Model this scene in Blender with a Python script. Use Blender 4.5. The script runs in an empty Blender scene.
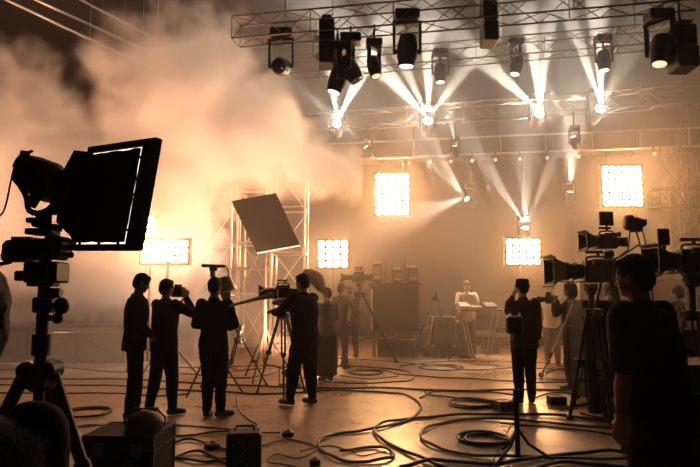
import bpy, bmesh, math, random
from mathutils import Vector, Matrix, Euler
R = math.radians
PI = math.pi
SC = bpy.context.scene
COL = SC.collection

# ------------------------------------------------------------------ camera
FPX = 600.0
TILT = math.atan(57.5 / FPX)
CAM_Z = 1.57
cam_d = bpy.data.cameras.new('camera')
cam_d.sensor_width = 36.0
cam_d.lens = 36.0 * FPX / 700.0
cam_d.clip_start = 0.05
cam_d.clip_end = 200
cam = bpy.data.objects.new('camera', cam_d)
cam.location = (0, 0, CAM_Z)
cam.rotation_euler = (R(90) + TILT, 0, 0)
COL.objects.link(cam)
SC.camera = cam

# ------------------------------------------------------------------ world, exposure, render quality of the air
w = bpy.data.worlds.new('world')
w.use_nodes = True
w.node_tree.nodes['Background'].inputs[0].default_value = (1.0, 0.6, 0.35, 1)
w.node_tree.nodes['Background'].inputs[1].default_value = 0.0
SC.world = w
vs = SC.view_settings
vs.view_transform = 'Standard'
vs.look = 'None'
vs.gamma = 1
vs.use_curve_mapping = False
vs.exposure = 0.27
cy = SC.cycles
cy.use_denoising = True
cy.volume_bounces = 3
cy.max_bounces = 6
cy.diffuse_bounces = 2
cy.glossy_bounces = 3
cy.volume_step_rate = 1.0
cy.volume_max_steps = 128
cy.sample_clamp_indirect = 6.0
cy.caustics_reflective = False
cy.caustics_refractive = False

# colours of the two kinds of lamp in the hall
TUNGSTEN = (1.0, 0.48, 0.26)
WHITE = (1.0, 0.90, 0.74)
HAZE_DENS = 0.023
HAZE_G = 0.6
THIN_DENS = 0.0010
PANEL_STRENGTH = 120.0
ADDED_FLOOD_W = 3000.0  # power of the assumed floods added to light the smoke
BEAM_W = 62000.0


def at(px, py, y):
    """world point seen at photo pixel (px, py) at distance y ahead"""
    dx = (px - 350.0) / FPX
    dv = (233.5 - py) / FPX
    ct, st = math.cos(TILT), math.sin(TILT)
    d = Vector((dx, ct - dv * st, st + dv * ct))
    return Vector((0, 0, CAM_Z)) + d * (y / d.y)


def hz_at(px, z, py):
    """point at height z seen at pixel (px, py)"""
    return on_floor(px, py, z)


def on_line(a, b, px):
    """point of segment a-b seen at pixel column px"""
    lo, hi = 0.0, 1.0
    for _ in range(40):
        m = (lo + hi) / 2
        p = a.lerp(b, m)
        c, s_ = math.cos(TILT), math.sin(TILT)
        depth = p.y * c + (p.z - CAM_Z) * s_
        x = 350 + FPX * p.x / depth
        if x < px:
            lo = m
        else:
            hi = m
    return a.lerp(b, (lo + hi) / 2)


def on_floor(px, py, z=0.0):
    dx = (px - 350.0) / FPX
    dv = (233.5 - py) / FPX
    ct, st = math.cos(TILT), math.sin(TILT)
    d = Vector((dx, ct - dv * st, st + dv * ct))
    return Vector((0, 0, CAM_Z)) + d * ((z - CAM_Z) / d.z)


# the four lines along which things hang
T1a, T1b = hz_at(236, 5.75, 32), hz_at(700, 5.75, -8)
T2a, T2b = hz_at(290, 6.4, 68), hz_at(690, 6.4, 34)
T3a, T3b = hz_at(300, 6.2, 124), hz_at(745, 6.2, 92)
GA, GB = hz_at(330, 5.5, 160), hz_at(740, 5.5, 144)

# ------------------------------------------------------------------ materials
MATS = {}


def mat(name, col, rough=0.5, metal=0.0, bump=0.0, bscale=40.0, var=0.0, spec=0.5, emit=None, estr=0.0):
    m = bpy.data.materials.new(name)
    m.use_nodes = True
    nt = m.node_tree
    b = nt.nodes['Principled BSDF']
    b.inputs['Base Color'].default_value = (*col, 1)
    b.inputs['Roughness'].default_value = rough
    b.inputs['Metallic'].default_value = metal
    b.inputs['Specular IOR Level'].default_value = spec
    if emit:
        b.inputs['Emission Color'].default_value = (*emit, 1)
        b.inputs['Emission Strength'].default_value = estr
    if bump or var:
        tc = nt.nodes.new('ShaderNodeTexCoord')
        nz = nt.nodes.new('ShaderNodeTexNoise')
        nz.inputs['Scale'].default_value = bscale
        nz.inputs['Detail'].default_value = 4
        nt.links.new(tc.outputs['Object'], nz.inputs['Vector'])
        if bump:
            bp = nt.nodes.new('ShaderNodeBump')
            bp.inputs['Strength'].default_value = bump
            bp.inputs['Distance'].default_value = 0.01
            nt.links.new(nz.outputs['Fac'], bp.inputs['Height'])
            nt.links.new(bp.outputs['Normal'], b.inputs['Normal'])
        if var:
            mx = nt.nodes.new('ShaderNodeMix')
            mx.data_type = 'RGBA'
            mx.inputs['A'].default_value = (*[c * (1 - var) for c in col], 1)
            mx.inputs['B'].default_value = (*[min(1, c * (1 + var)) for c in col], 1)
            nt.links.new(nz.outputs['Fac'], mx.inputs['Factor'])
            nt.links.new(mx.outputs['Result'], b.inputs['Base Color'])
    MATS[name] = m
    return m


mat('black_metal', (0.007, 0.0065, 0.006), 0.45, 0.0, var=0.3, spec=0.3)
mat('black_plastic', (0.007, 0.0065, 0.006), 0.5, 0.0, bump=0.15, bscale=300, spec=0.3)
mat('black_cloth', (0.008, 0.0075, 0.0075), 0.9, 0.0, bump=0.4, bscale=120, var=0.3, spec=0.1)
mat('dark_cloth', (0.014, 0.013, 0.013), 0.9, 0.0, bump=0.4, bscale=90, var=0.3, spec=0.1)
mat('brown_cloth', (0.075, 0.042, 0.026), 0.9, 0.0, bump=0.4, bscale=90, var=0.3, spec=0.1)
mat('grey_cloth', (0.11, 0.10, 0.09), 0.9, 0.0, bump=0.4, bscale=90, var=0.3, spec=0.1)
mat('denim', (0.010, 0.012, 0.018), 0.9, 0.0, bump=0.5, bscale=150, var=0.35, spec=0.1)
mat('white_cloth', (0.75, 0.72, 0.66), 0.85, 0.0, bump=0.4, bscale=80, var=0.1, spec=0.1)
mat('skin', (0.25, 0.135, 0.09), 0.55, 0.0, bump=0.1, bscale=200, var=0.1, spec=0.3)
mat('hair', (0.006, 0.0045, 0.0035), 0.7, 0.0, bump=0.8, bscale=90, var=0.4, spec=0.1)
mat('brown_hair', (0.045, 0.025, 0.014), 0.6, 0.0, bump=0.8, bscale=90, var=0.4, spec=0.2)
mat('shoe_leather', (0.012, 0.010, 0.009), 0.5, 0.0, bump=0.2, bscale=60)
mat('steel', (0.45, 0.42, 0.38), 0.38, 0.9, var=0.15, bscale=12)
mat('aluminium', (0.62, 0.58, 0.52), 0.34, 0.9, var=0.12, bscale=12)
mat('dark_steel', (0.12, 0.092, 0.07), 0.42, 0.7, var=0.2, bscale=12)
mat('cable_rubber', (0.014, 0.012, 0.011), 0.42, 0.0, spec=0.5)
mat('grey_rubber', (0.10, 0.09, 0.08), 0.5, 0.0, spec=0.4)
mat('plywood_black', (0.007, 0.006, 0.0055), 0.65, 0.0, spec=0.2, bump=0.15, bscale=25, var=0.3)
mat('case_laminate', (0.022, 0.018, 0.015), 0.5, 0.0, spec=0.3, var=0.2, bscale=15)
mat('pale_wood', (0.32, 0.20, 0.11), 0.6, 0.0, var=0.25, bscale=8)
mat('cream_paint', (0.5, 0.42, 0.33), 0.6, 0.0, var=0.15, bscale=8)
mat('lens_glass', (0.01, 0.01, 0.012), 0.05, 0.0, spec=0.8)
mat('board_grey', (0.20, 0.15, 0.11), 0.6, 0.0, var=0.15, bscale=3)
mat('umbrella_cloth', (0.16, 0.10, 0.07), 0.8, 0.0, var=0.15, bscale=20)
mat('bulb_warm', (1, 1, 1), 0.3, emit=(1.0, 0.47, 0.185), estr=PANEL_STRENGTH)
mat('bulb_left', (1, 1, 1), 0.3, emit=(1.0, 0.47, 0.185), estr=60.0)
mat('lens_white', (1, 1, 1), 0.3, emit=WHITE, estr=480.0)
mat('lens_white_dim', (1, 1, 1), 0.3, emit=WHITE, estr=2.2)
mat('lens_amber', (1, 1, 1), 0.3, emit=(1.0, 0.72, 0.45), estr=1.0)


# ------------------------------------------------------------------ mesh helpers
class MB:
    """collects shapes into one mesh object"""

    def __init__(self):
        self.v = []
        self.f = []

    def add(self, vs_, fs, M=None):
        o = len(self.v)
        for p in vs_:
            p = Vector(p)
            self.v.append(M @ p if M is not None else p)
        for f in fs:
            self.f.append([i + o for i in f])
        return self

    def box(self, c, s, rot=(0, 0, 0), bev=0.0):
        c = Vector(c)
        M = Matrix.Translation(c) @ Euler(rot).to_matrix().to_4x4()
        x, y, z = [k / 2 for k in s]
        b = min(bev, x * .9, y * .9, z * .9)
        if b <= 0:
            vv = [(sx * x, sy * y, sz * z) for sx in (-1, 1) for sy in (-1, 1) for sz in (-1, 1)]
            ff = [(0, 1, 3, 2), (4, 6, 7, 5), (0, 4, 5, 1), (2, 3, 7, 6), (0, 2, 6, 4), (1, 5, 7, 3)]
            return self.add(vv, ff, M)
        # chamfered box through convex hull of 24 points
        bm = bmesh.new()
        for sx in (-1, 1):
            for sy in (-1, 1):
                for sz in (-1, 1):
                    bm.verts.new((sx * (x - b), sy * (y - b), sz * z))
                    bm.verts.new((sx * (x - b), sy * y, sz * (z - b)))
                    bm.verts.new((sx * x, sy * (y - b), sz * (z - b)))
        bmesh.ops.convex_hull(bm, input=bm.verts)
        self.bm(bm, M)
        return self

    def bm(self, bm, M=None):
        bm.verts.ensure_lookup_table()
        bm.verts.index_update()
        self.add([v.co.copy() for v in bm.verts], [[v.index for v in f.verts] for f in bm.faces], M)
        bm.free()

    def cyl(self, p0, p1, r0, r1=None, n=12, caps=True):
        p0, p1 = Vector(p0), Vector(p1)
        r1 = r0 if r1 is None else r1
        d = (p1 - p0)
        if d.length < 1e-6:
            return self
        q = d.to_track_quat('Z', 'Y').to_matrix()
        vv = []
        for p, r in ((p0, r0), (p1, r1)):
            for k in range(n):
                a = 2 * PI * k / n
                vv.append(p + q @ Vector((r * math.cos(a), r * math.sin(a), 0)))
        ff = [(k, (k + 1) % n, n + (k + 1) % n, n + k) for k in range(n)]
        if caps:
            ff += [list(range(n))[::-1], list(range(n, 2 * n))]
        return self.add(vv, ff)

    def tube(self, pts, r, n=8, closed=False):
        pts = [Vector(p) for p in pts]
        m = len(pts)
        if m < 2:
            return self
        rr = r if isinstance(r, (list, tuple)) else [r] * m
        vv, ff = [], []
        up = Vector((0, 0, 1))
        prev = None
        for i, p in enumerate(pts):
            if closed:
                t = pts[(i + 1) % m] - pts[i - 1]
            else:
                t = pts[min(i + 1, m - 1)] - pts[max(i - 1, 0)]
            if t.length < 1e-9:
                t = Vector((0, 0, 1))
            t.normalize()
            if prev is None:
                a = t.cross(up)
                if a.length < 0.05:
                    a = t.cross(Vector((0, 1, 0)))
            else:
                a = prev - t * prev.dot(t)
            a.normalize()
            prev = a
            b = t.cross(a)
            for k in range(n):
                g = 2 * PI * k / n
                vv.append(p + (a * math.cos(g) + b * math.sin(g)) * rr[i])
        for i in range(m if closed else m - 1):
            j = (i + 1) % m
            for k in range(n):
                ff.append((i * n + k, i * n + (k + 1) % n, j * n + (k + 1) % n, j * n + k))
        if not closed:
            ff += [list(range(n))[::-1], list(range((m - 1) * n, m * n))]
        return self.add(vv, ff)

    def ell(self, c, s, rot=(0, 0, 0), nu=16, nv=10, M=None):
        if M is None:
            M = Matrix.Translation(Vector(c)) @ Euler(rot).to_matrix().to_4x4()
        else:
            M = M @ Matrix.Translation(Vector(c)) @ Euler(rot).to_matrix().to_4x4()
        vv = [(0, 0, -s[2])]
        for j in range(1, nv):
            t = PI * j / nv
            for i in range(nu):
                a = 2 * PI * i / nu
                vv.append((s[0] * math.sin(t) * math.cos(a), s[1] * math.sin(t) * math.sin(a), -s[2] * math.cos(t)))
        vv.append((0, 0, s[2]))
        ff = [(0, 1 + (i + 1) % nu, 1 + i) for i in range(nu)]
        for j in range(nv - 2):
            for i in range(nu):
                a = 1 + j * nu
                ff.append((a + i, a + (i + 1) % nu, a + nu + (i + 1) % nu, a + nu + i))
        L = len(vv) - 1
        a = 1 + (nv - 2) * nu
        ff += [(a + i, a + (i + 1) % nu, L) for i in range(nu)]
        return self.add(vv, ff, M)

    def lathe(self, p, axis, prof, n=20):
        """prof: list of (distance along axis, radius)"""
        p = Vector(p)
        q = Vector(axis).to_track_quat('Z', 'Y').to_matrix()
        vv, ff = [], []
        for (h, r) in prof:
            for k in range(n):
                a = 2 * PI * k / n
                vv.append(p + q @ Vector((r * math.cos(a), r * math.sin(a), h)))
        for i in range(len(prof) - 1):
            for k in range(n):
                ff.append((i * n + k, i * n + (k + 1) % n, (i + 1) * n + (k + 1) % n, (i + 1) * n + k))
        ff += [list(range(n))[::-1], list(range((len(prof) - 1) * n, len(prof) * n))]
        return self.add(vv, ff)

    def prism(self, poly, z0, z1, M=None):
        n = len(poly)
        vv = [(x, y, z0) for x, y in poly] + [(x, y, z1) for x, y in poly]
        ff = [list(range(n))[::-1], list(range(n, 2 * n))] + [(k, (k + 1) % n, n + (k + 1) % n, n + k) for k in range(n)]
        return self.add(vv, ff, M)

    def ring(self, c, axis, r, t, n=28, m=8):
        c = Vector(c)
        q = Vector(axis).to_track_quat('Z', 'Y').to_matrix()
        pts = [c + q @ Vector((r * math.cos(2 * PI * k / n), r * math.sin(2 * PI * k / n), 0)) for k in range(n)]
        return self.tube(pts, t, m, closed=True)

    def build(self, name, material, parent=None, smooth=False):
        me = bpy.data.meshes.new(name)
        me.from_pydata([tuple(p) for p in self.v], [], self.f)
        me.update()
        if smooth:
            for p in me.polygons:
                p.use_smooth = True
        me.materials.append(MATS[material] if isinstance(material, str) else material)
        o = bpy.data.objects.new(name, me)
        COL.objects.link(o)
        if parent is not None:
            o.parent = parent
        if smooth == 'auto':
            for e in me.edges:
                pass
            try:
                me.set_sharp_from_angle(angle=R(40))
            except Exception:
                pass
        return o


def tag(o, label, cat, group=None, kind=None):
    o['label'] = label
    o['category'] = cat
    if group:
        o['group'] = group
    if kind:
        o['kind'] = kind
    return o


def empty(name, loc, label, cat, rz=0.0, group=None):
    o = bpy.data.objects.new(name, None)
    o.empty_display_size = 0.1
    COL.objects.link(o)
    o.location = Vector(loc)
    o.rotation_euler = (0, 0, rz)
    return tag(o, label, cat, group)


def copy_tree(o, parent=None):
    c = o.copy()
    COL.objects.link(c)
    if parent is not None:
        c.parent = parent
    for ch in list(o.children):
        copy_tree(ch, c)
    return c


def relabel(o, label, loc=None, rz=None, group=None):
    o['label'] = label
    if group:
        o['group'] = group
    if loc is not None:
        o.location = Vector(loc)
    if rz is not None:
        o.rotation_euler = (0, 0, rz)
    return o


def rough_rand(seed):
    return random.Random(seed)


def catmull(pts, step=6):
    pts = [Vector(p) for p in pts]
    P = [pts[0] * 2 - pts[1]] + pts + [pts[-1] * 2 - pts[-2]]
    out = []
    for i in range(1, len(P) - 2):
        p0, p1, p2, p3 = P[i - 1], P[i], P[i + 1], P[i + 2]
        for k in range(step):
            t = k / step
            out.append(0.5 * ((2 * p1) + (p2 - p0) * t + (2 * p0 - 5 * p1 + 4 * p2 - p3) * t * t + (3 * p1 - p0 - 3 * p2 + p3) * t ** 3))
    out.append(P[-2])
    return out


# ================================================================== THE SETTING
def struct(mb, name, m):
    o = mb.build(name, m)
    o['kind'] = 'structure'
    return o


X0, X1, Y0, Y1, ZC = -13.0, 13.0, -5.0, 21.0, 10.5


def floor_material():
    m = bpy.data.materials.new('concrete_floor')
    m.use_nodes = True
    nt = m.node_tree
    b = nt.nodes['Principled BSDF']
    tc = nt.nodes.new('ShaderNodeTexCoord')

    def noise(scale, detail, rough=0.55, dist=0.0, sx=1.0):
        mp = nt.nodes.new('ShaderNodeMapping')
        mp.inputs['Scale'].default_value = (sx, 1, 1)
        nt.links.new(tc.outputs['Object'], mp.inputs['Vector'])
        n = nt.nodes.new('ShaderNodeTexNoise')
        n.inputs['Scale'].default_value = scale
        n.inputs['Detail'].default_value = detail
        n.inputs['Roughness'].default_value = rough
        n.inputs['Distortion'].default_value = dist
        nt.links.new(mp.outputs['Vector'], n.inputs['Vector'])
        return n.outputs['Fac']

    def ramp(src, a, b_, ca, cb):
        r = nt.nodes.new('ShaderNodeMapRange')
        r.inputs['From Min'].default_value = a
        r.inputs['From Max'].default_value = b_
        r.inputs['To Min'].default_value = ca
        r.inputs['To Max'].default_value = cb
        nt.links.new(src, r.inputs['Value'])
        return r.outputs['Result']
    big = noise(0.55, 3, 0.5, 0.6)
    mid = noise(2.2, 6, 0.65, 0.8)
    fine = noise(14, 5, 0.7, 0.3)
    mx = nt.nodes.new('ShaderNodeMix')
    mx.data_type = 'RGBA'
    mx.inputs['A'].default_value = (0.24, 0.145, 0.09, 1)
    mx.inputs['B'].default_value = (0.42, 0.285, 0.18, 1)
    nt.links.new(ramp(mid, 0.35, 0.65, 0, 1), mx.inputs['Factor'])
    nt.links.new(mx.outputs['Result'], b.inputs['Base Color'])
    ad = nt.nodes.new('ShaderNodeMath')
    ad.operation = 'ADD'
    nt.links.new(ramp(big, 0.3, 0.7, 0.22, 0.38), ad.inputs[0])
    nt.links.new(ramp(fine, 0.35, 0.7, 0.0, 0.07), ad.inputs[1])
    nt.links.new(ad.outputs[0], b.inputs['Roughness'])
    b.inputs['Specular IOR Level'].default_value = 0.75
    bp = nt.nodes.new('ShaderNodeBump')
    bp.inputs['Strength'].default_value = 0.05
    bp.inputs['Distance'].default_value = 0.01
    a2 = nt.nodes.new('ShaderNodeMath')
    a2.operation = 'ADD'
    nt.links.new(mid, a2.inputs[0])
    nt.links.new(fine, a2.inputs[1])
    nt.links.new(a2.outputs[0], bp.inputs['Height'])
    nt.links.new(bp.outputs['Normal'], b.inputs['Normal'])
    return m


MATS['floor'] = floor_material()
mat('wall_dark', (0.030, 0.022, 0.017), 0.85, bump=0.4, bscale=6, var=0.3)
mat('wall_back', (0.045, 0.033, 0.025), 0.9, bump=0.3, bscale=5, var=0.25)
mat('ceiling_dark', (0.016, 0.013, 0.011), 0.9, var=0.3, bscale=3)
mat('column_paint', (0.06, 0.045, 0.035), 0.8, var=0.2, bscale=4)

T = 0.3
struct(MB().box(((X0 + X1) / 2, (Y0 + Y1) / 2, -T / 2), (X1 - X0 + 2 * T, Y1 - Y0 + 2 * T, T)), 'floor', 'floor')
struct(MB().box(((X0 + X1) / 2, (Y0 + Y1) / 2, ZC + T / 2), (X1 - X0 + 2 * T, Y1 - Y0 + 2 * T, T)), 'ceiling', 'ceiling_dark')
struct(MB().box((X0 - T / 2, (Y0 + Y1) / 2, ZC / 2), (T, Y1 - Y0, ZC)), 'wall_left', 'wall_dark')
struct(MB().box((X1 + T / 2, (Y0 + Y1) / 2, ZC / 2), (T, Y1 - Y0, ZC)), 'wall_right', 'wall_dark')
struct(MB().box(((X0 + X1) / 2, Y1 + T / 2, ZC / 2), (X1 - X0 + 2 * T, T, ZC)), 'wall_back', 'wall_back')
struct(MB().box(((X0 + X1) / 2, Y0 - T / 2, ZC / 2), (X1 - X0 + 2 * T, T, ZC)), 'wall_front', 'wall_dark')
for i, yy in enumerate((8.0, 12.0, 16.0)):
    struct(MB().box((X0 + 0.2, yy, ZC / 2), (0.4, 0.5, ZC)), 'trim_%d' % (i + 1), 'column_paint')


# ---- haze: a thin veil through the whole hall and a thick bank in its far half
def haze_material(name, dens, g, col=(1, 0.97, 0.93)):
    m = bpy.data.materials.new(name)
    m.use_nodes = True
    nt = m.node_tree
    nt.nodes.remove(nt.nodes['Principled BSDF'])
    s = nt.nodes.new('ShaderNodeVolumeScatter')
    s.inputs['Density'].default_value = dens
    s.inputs['Anisotropy'].default_value = g
    s.inputs['Color'].default_value = (*col, 1)
    nt.links.new(s.outputs[0], nt.nodes['Material Output'].inputs['Volume'])
    m.cycles.homogeneous_volume = True
    return m


HAZE_Y = 8.9
e = 0.02
XS = -2.6
ZH = 8.2
hz = MB().box(((XS + X1) / 2, (HAZE_Y + Y1) / 2, (ZC + ZH) / 2), (X1 - XS - e, Y1 - HAZE_Y - e, ZC - ZH - e)).build('haze', haze_material('high_haze', HAZE_DENS * .35, HAZE_G))
tag(hz, 'thinning haze up under the ceiling above the trusses', 'haze', kind='stuff')
hz = MB().box(((XS + X1) / 2, (HAZE_Y + Y1) / 2, ZH / 2), (X1 - XS - e, Y1 - HAZE_Y - e, ZH - e)).build('haze', haze_material('thick_haze', HAZE_DENS, HAZE_G))
tag(hz, 'thick warm stage haze filling the far right half of the hall', 'haze', kind='stuff')
ZL = 2.7
hz = MB().box(((X0 + XS) / 2, (HAZE_Y + Y1) / 2, ZL / 2), (XS - X0 - e, Y1 - HAZE_Y - e, ZL - e)).build('haze', haze_material('low_haze', HAZE_DENS * 4.0, HAZE_G))
tag(hz, 'low bank of warm haze over the stage platform at the left', 'haze', kind='stuff')
hz = MB().box(((X0 + XS) / 2, (HAZE_Y + Y1) / 2, (ZC + ZL) / 2), (XS - X0 - e, Y1 - HAZE_Y - e, ZC - ZL - e)).build('haze', haze_material('side_haze', HAZE_DENS * .18, HAZE_G))
tag(hz, 'lighter haze around the smoke cloud in the far left of the hall', 'haze', kind='stuff')
hz = MB().box(((X0 + X1) / 2, (HAZE_Y + Y0) / 2, ZC / 2), (X1 - X0 - e, HAZE_Y - Y0 - e, ZC - e)).build('haze', haze_material('thin_haze', THIN_DENS, HAZE_G))
tag(hz, 'thin veil of haze over the floor in front of the set', 'haze', kind='stuff')


# ---- billowing smoke: a fog grid made of soft blobs broken up by noise
def smoke(name, label, lo, hi, blobs, dens, res, seed, nscale=0.85, namp=1.25, g=0.3):
    vol = bpy.data.volumes.new(name)
    o = bpy.data.objects.new(name, vol)
    COL.objects.link(o)
    tag(o, label, 'smoke', kind='stuff')
    ng = bpy.data.node_groups.new(name, 'GeometryNodeTree')
    ng.interface.new_socket('Geometry', in_out='INPUT', socket_type='NodeSocketGeometry')
    ng.interface.new_socket('Geometry', in_out='OUTPUT', socket_type='NodeSocketGeometry')
    N, L = ng.nodes, ng.links
    out = N.new('NodeGroupOutput')
    vc = N.new('GeometryNodeVolumeCube')
    vc.inputs['Min'].default_value = lo
    vc.inputs['Max'].default_value = hi
    for ax, k in zip('XYZ', range(3)):
        vc.inputs['Resolution ' + ax].default_value = max(8, int((hi[k] - lo[k]) / res))
    pos = N.new('GeometryNodeInputPosition').outputs[0]

    def math_(op, a, b=None, clamp=False):
        n = N.new('ShaderNodeMath')
        n.operation = op
        n.use_clamp = clamp
        for i, v in enumerate((a, b)):
            if v is None:
                continue
            if isinstance(v, (int, float)):
                n.inputs[i].default_value = v
            else:
                L.new(v, n.inputs[i])
        return n.outputs[0]
    # warp the positions for curling edges
    wn = N.new('ShaderNodeTexNoise')
    wn.inputs['Scale'].default_value = nscale * 0.9
    wn.inputs['Detail'].default_value = 3
    ofs = N.new('ShaderNodeVectorMath')
    ofs.operation = 'ADD'
    ofs.inputs[1].default_value = (seed * 3.1, seed * 1.7, 0)
    L.new(pos, ofs.inputs[0])
    L.new(ofs.outputs[0], wn.inputs['Vector'])
    sub = N.new('ShaderNodeVectorMath')
    sub.operation = 'SUBTRACT'
    L.new(wn.outputs['Color'], sub.inputs[0])
    sub.inputs[1].default_value = (0.5, 0.5, 0.5)
    sca = N.new('ShaderNodeVectorMath')
    sca.operation = 'SCALE'
    L.new(sub.outputs[0], sca.inputs[0])
    sca.inputs['Scale'].default_value = 1.7
    wp = N.new('ShaderNodeVectorMath')
    wp.operation = 'ADD'
    L.new(pos, wp.inputs[0])
    L.new(sca.outputs[0], wp.inputs[1])
    field = None
    for (c, r, k) in blobs:
        rv = r if isinstance(r, (tuple, list)) else (r, r, r)
        s = N.new('ShaderNodeVectorMath')
        s.operation = 'SUBTRACT'
        L.new(wp.outputs[0], s.inputs[0])
        s.inputs[1].default_value = c
        d = N.new('ShaderNodeVectorMath')
        d.operation = 'DIVIDE'
        L.new(s.outputs[0], d.inputs[0])
        d.inputs[1].default_value = rv
        ln = N.new('ShaderNodeVectorMath')
        ln.operation = 'LENGTH'
        L.new(d.outputs[0], ln.inputs[0])
        f = math_('SUBTRACT', 1.0, ln.outputs['Value'])
        f = math_('MAXIMUM', f, 0.0)
        f = math_('MULTIPLY', f, k)
        field = f if field is None else math_('ADD', field, f)
    dn = N.new('ShaderNodeTexNoise')
    dn.inputs['Scale'].default_value = nscale * 1.6
    dn.inputs['Detail'].default_value = 6
    dn.inputs['Roughness'].default_value = 0.62
    dn.inputs['Distortion'].default_value = 0.35
    L.new(ofs.outputs[0], dn.inputs['Vector'])
    nz = math_('SUBTRACT', dn.outputs['Fac'], 0.5)
    nz = math_('MULTIPLY', nz, namp * 2)
    tot = math_('ADD', field, nz)
    on = math_('GREATER_THAN', field, 0.001)
    tot = math_('SUBTRACT', tot, 0.25)
    tot = math_('MULTIPLY', tot, 2.0, clamp=True)
    tot = math_('MULTIPLY', tot, on)
    L.new(tot, vc.inputs['Density'])
    sm = N.new('GeometryNodeSetMaterial')
    L.new(vc.outputs['Volume'], sm.inputs['Geometry'])
    m = bpy.data.materials.new(name)
    m.use_nodes = True
    nt = m.node_tree
    nt.nodes.remove(nt.nodes['Principled BSDF'])
    pv = nt.nodes.new('ShaderNodeVolumeScatter')
    at_ = nt.nodes.new('ShaderNodeAttribute')
    at_.attribute_name = 'density'
    mu = nt.nodes.new('ShaderNodeMath')
    mu.operation = 'MULTIPLY'
    mu.inputs[1].default_value = dens
    nt.links.new(at_.outputs['Fac'], mu.inputs[0])
    nt.links.new(mu.outputs[0], pv.inputs['Density'])
    pv.inputs['Anisotropy'].default_value = g
    pv.inputs['Color'].default_value = (1.0, 0.97, 0.94, 1)
    nt.links.new(pv.outputs[0], nt.nodes['Material Output'].inputs['Volume'])
    sm.inputs['Material'].default_value = m
    vol.materials.append(m)
    L.new(sm.outputs[0], out.inputs[0])
    md = o.modifiers.new('smoke', 'NODES')
    md.node_group = ng
    vol.render.step_size = 0.0
    return o


def blob(px, py, y, rpx, k=1.0, ry=1.3):
    c = at(px, py, y)
    s = y / FPX
    rx, rz = (rpx if isinstance(rpx, (tuple, list)) else (rpx, rpx))
    return (tuple(c), (rx * s, ry, rz * s), k)


SM_Y = 12.0
SMOKE_BLOBS = [
    blob(20, 170, SM_Y, (120, 95), 1.3, 2.2), blob(25, 78, SM_Y, (65, 40), 1.1), blob(80, 230, SM_Y, (150, 90), 1.2, 2.2),
    blob(170, 130, SM_Y, (90, 110), 1.3, 2.0), blob(150, 60, SM_Y, (70, 55), 1.0), blob(205, 70, SM_Y, (60, 60), 1.0),
    blob(190, 20, SM_Y, (40, 30), 0.7), blob(235, 130, SM_Y, (75, 70), 1.1, 1.8), blob(230, 40, SM_Y, (35, 45), 0.6),
    blob(265, 160, SM_Y, (80, 45), 1.0, 1.8), blob(150, 235, SM_Y, (110, 80), 1.0, 2.0), blob(330, 175, SM_Y, (52, 34), 1.5),
    blob(265, 115, SM_Y, (30, 50), 0.8), blob(60, 290, SM_Y + 1, (150, 60), 0.8, 2.0),
]
smoke('smoke', 'tall billowing cloud of orange lit smoke over the scaffolding', tuple(at(-60, 330, 9.6) - Vector((1.5, 0, 0))), (0.2, 15.5, 8.9), SMOKE_BLOBS, 1.5, 0.085, 1)


# ================================================================== LAMPS
def spot(parent, loc, aim, energy, angle, col, blend=0.5, rad=0.03, name='lamp_light'):
    """a lamp's own light; loc and aim in the parent's frame"""
    d = bpy.data.lights.new(name, 'SPOT')
    d.energy = energy
    d.spot_size = R(angle)
    d.spot_blend = blend
    d.shadow_soft_size = rad
    d.color = col
    o = bpy.data.objects.new(name, d)
    COL.objects.link(o)
    o.parent = parent
    o.location = loc
    o.rotation_euler = (Vector(aim)).to_track_quat('-Z', 'Y').to_euler()
    return o


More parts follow.
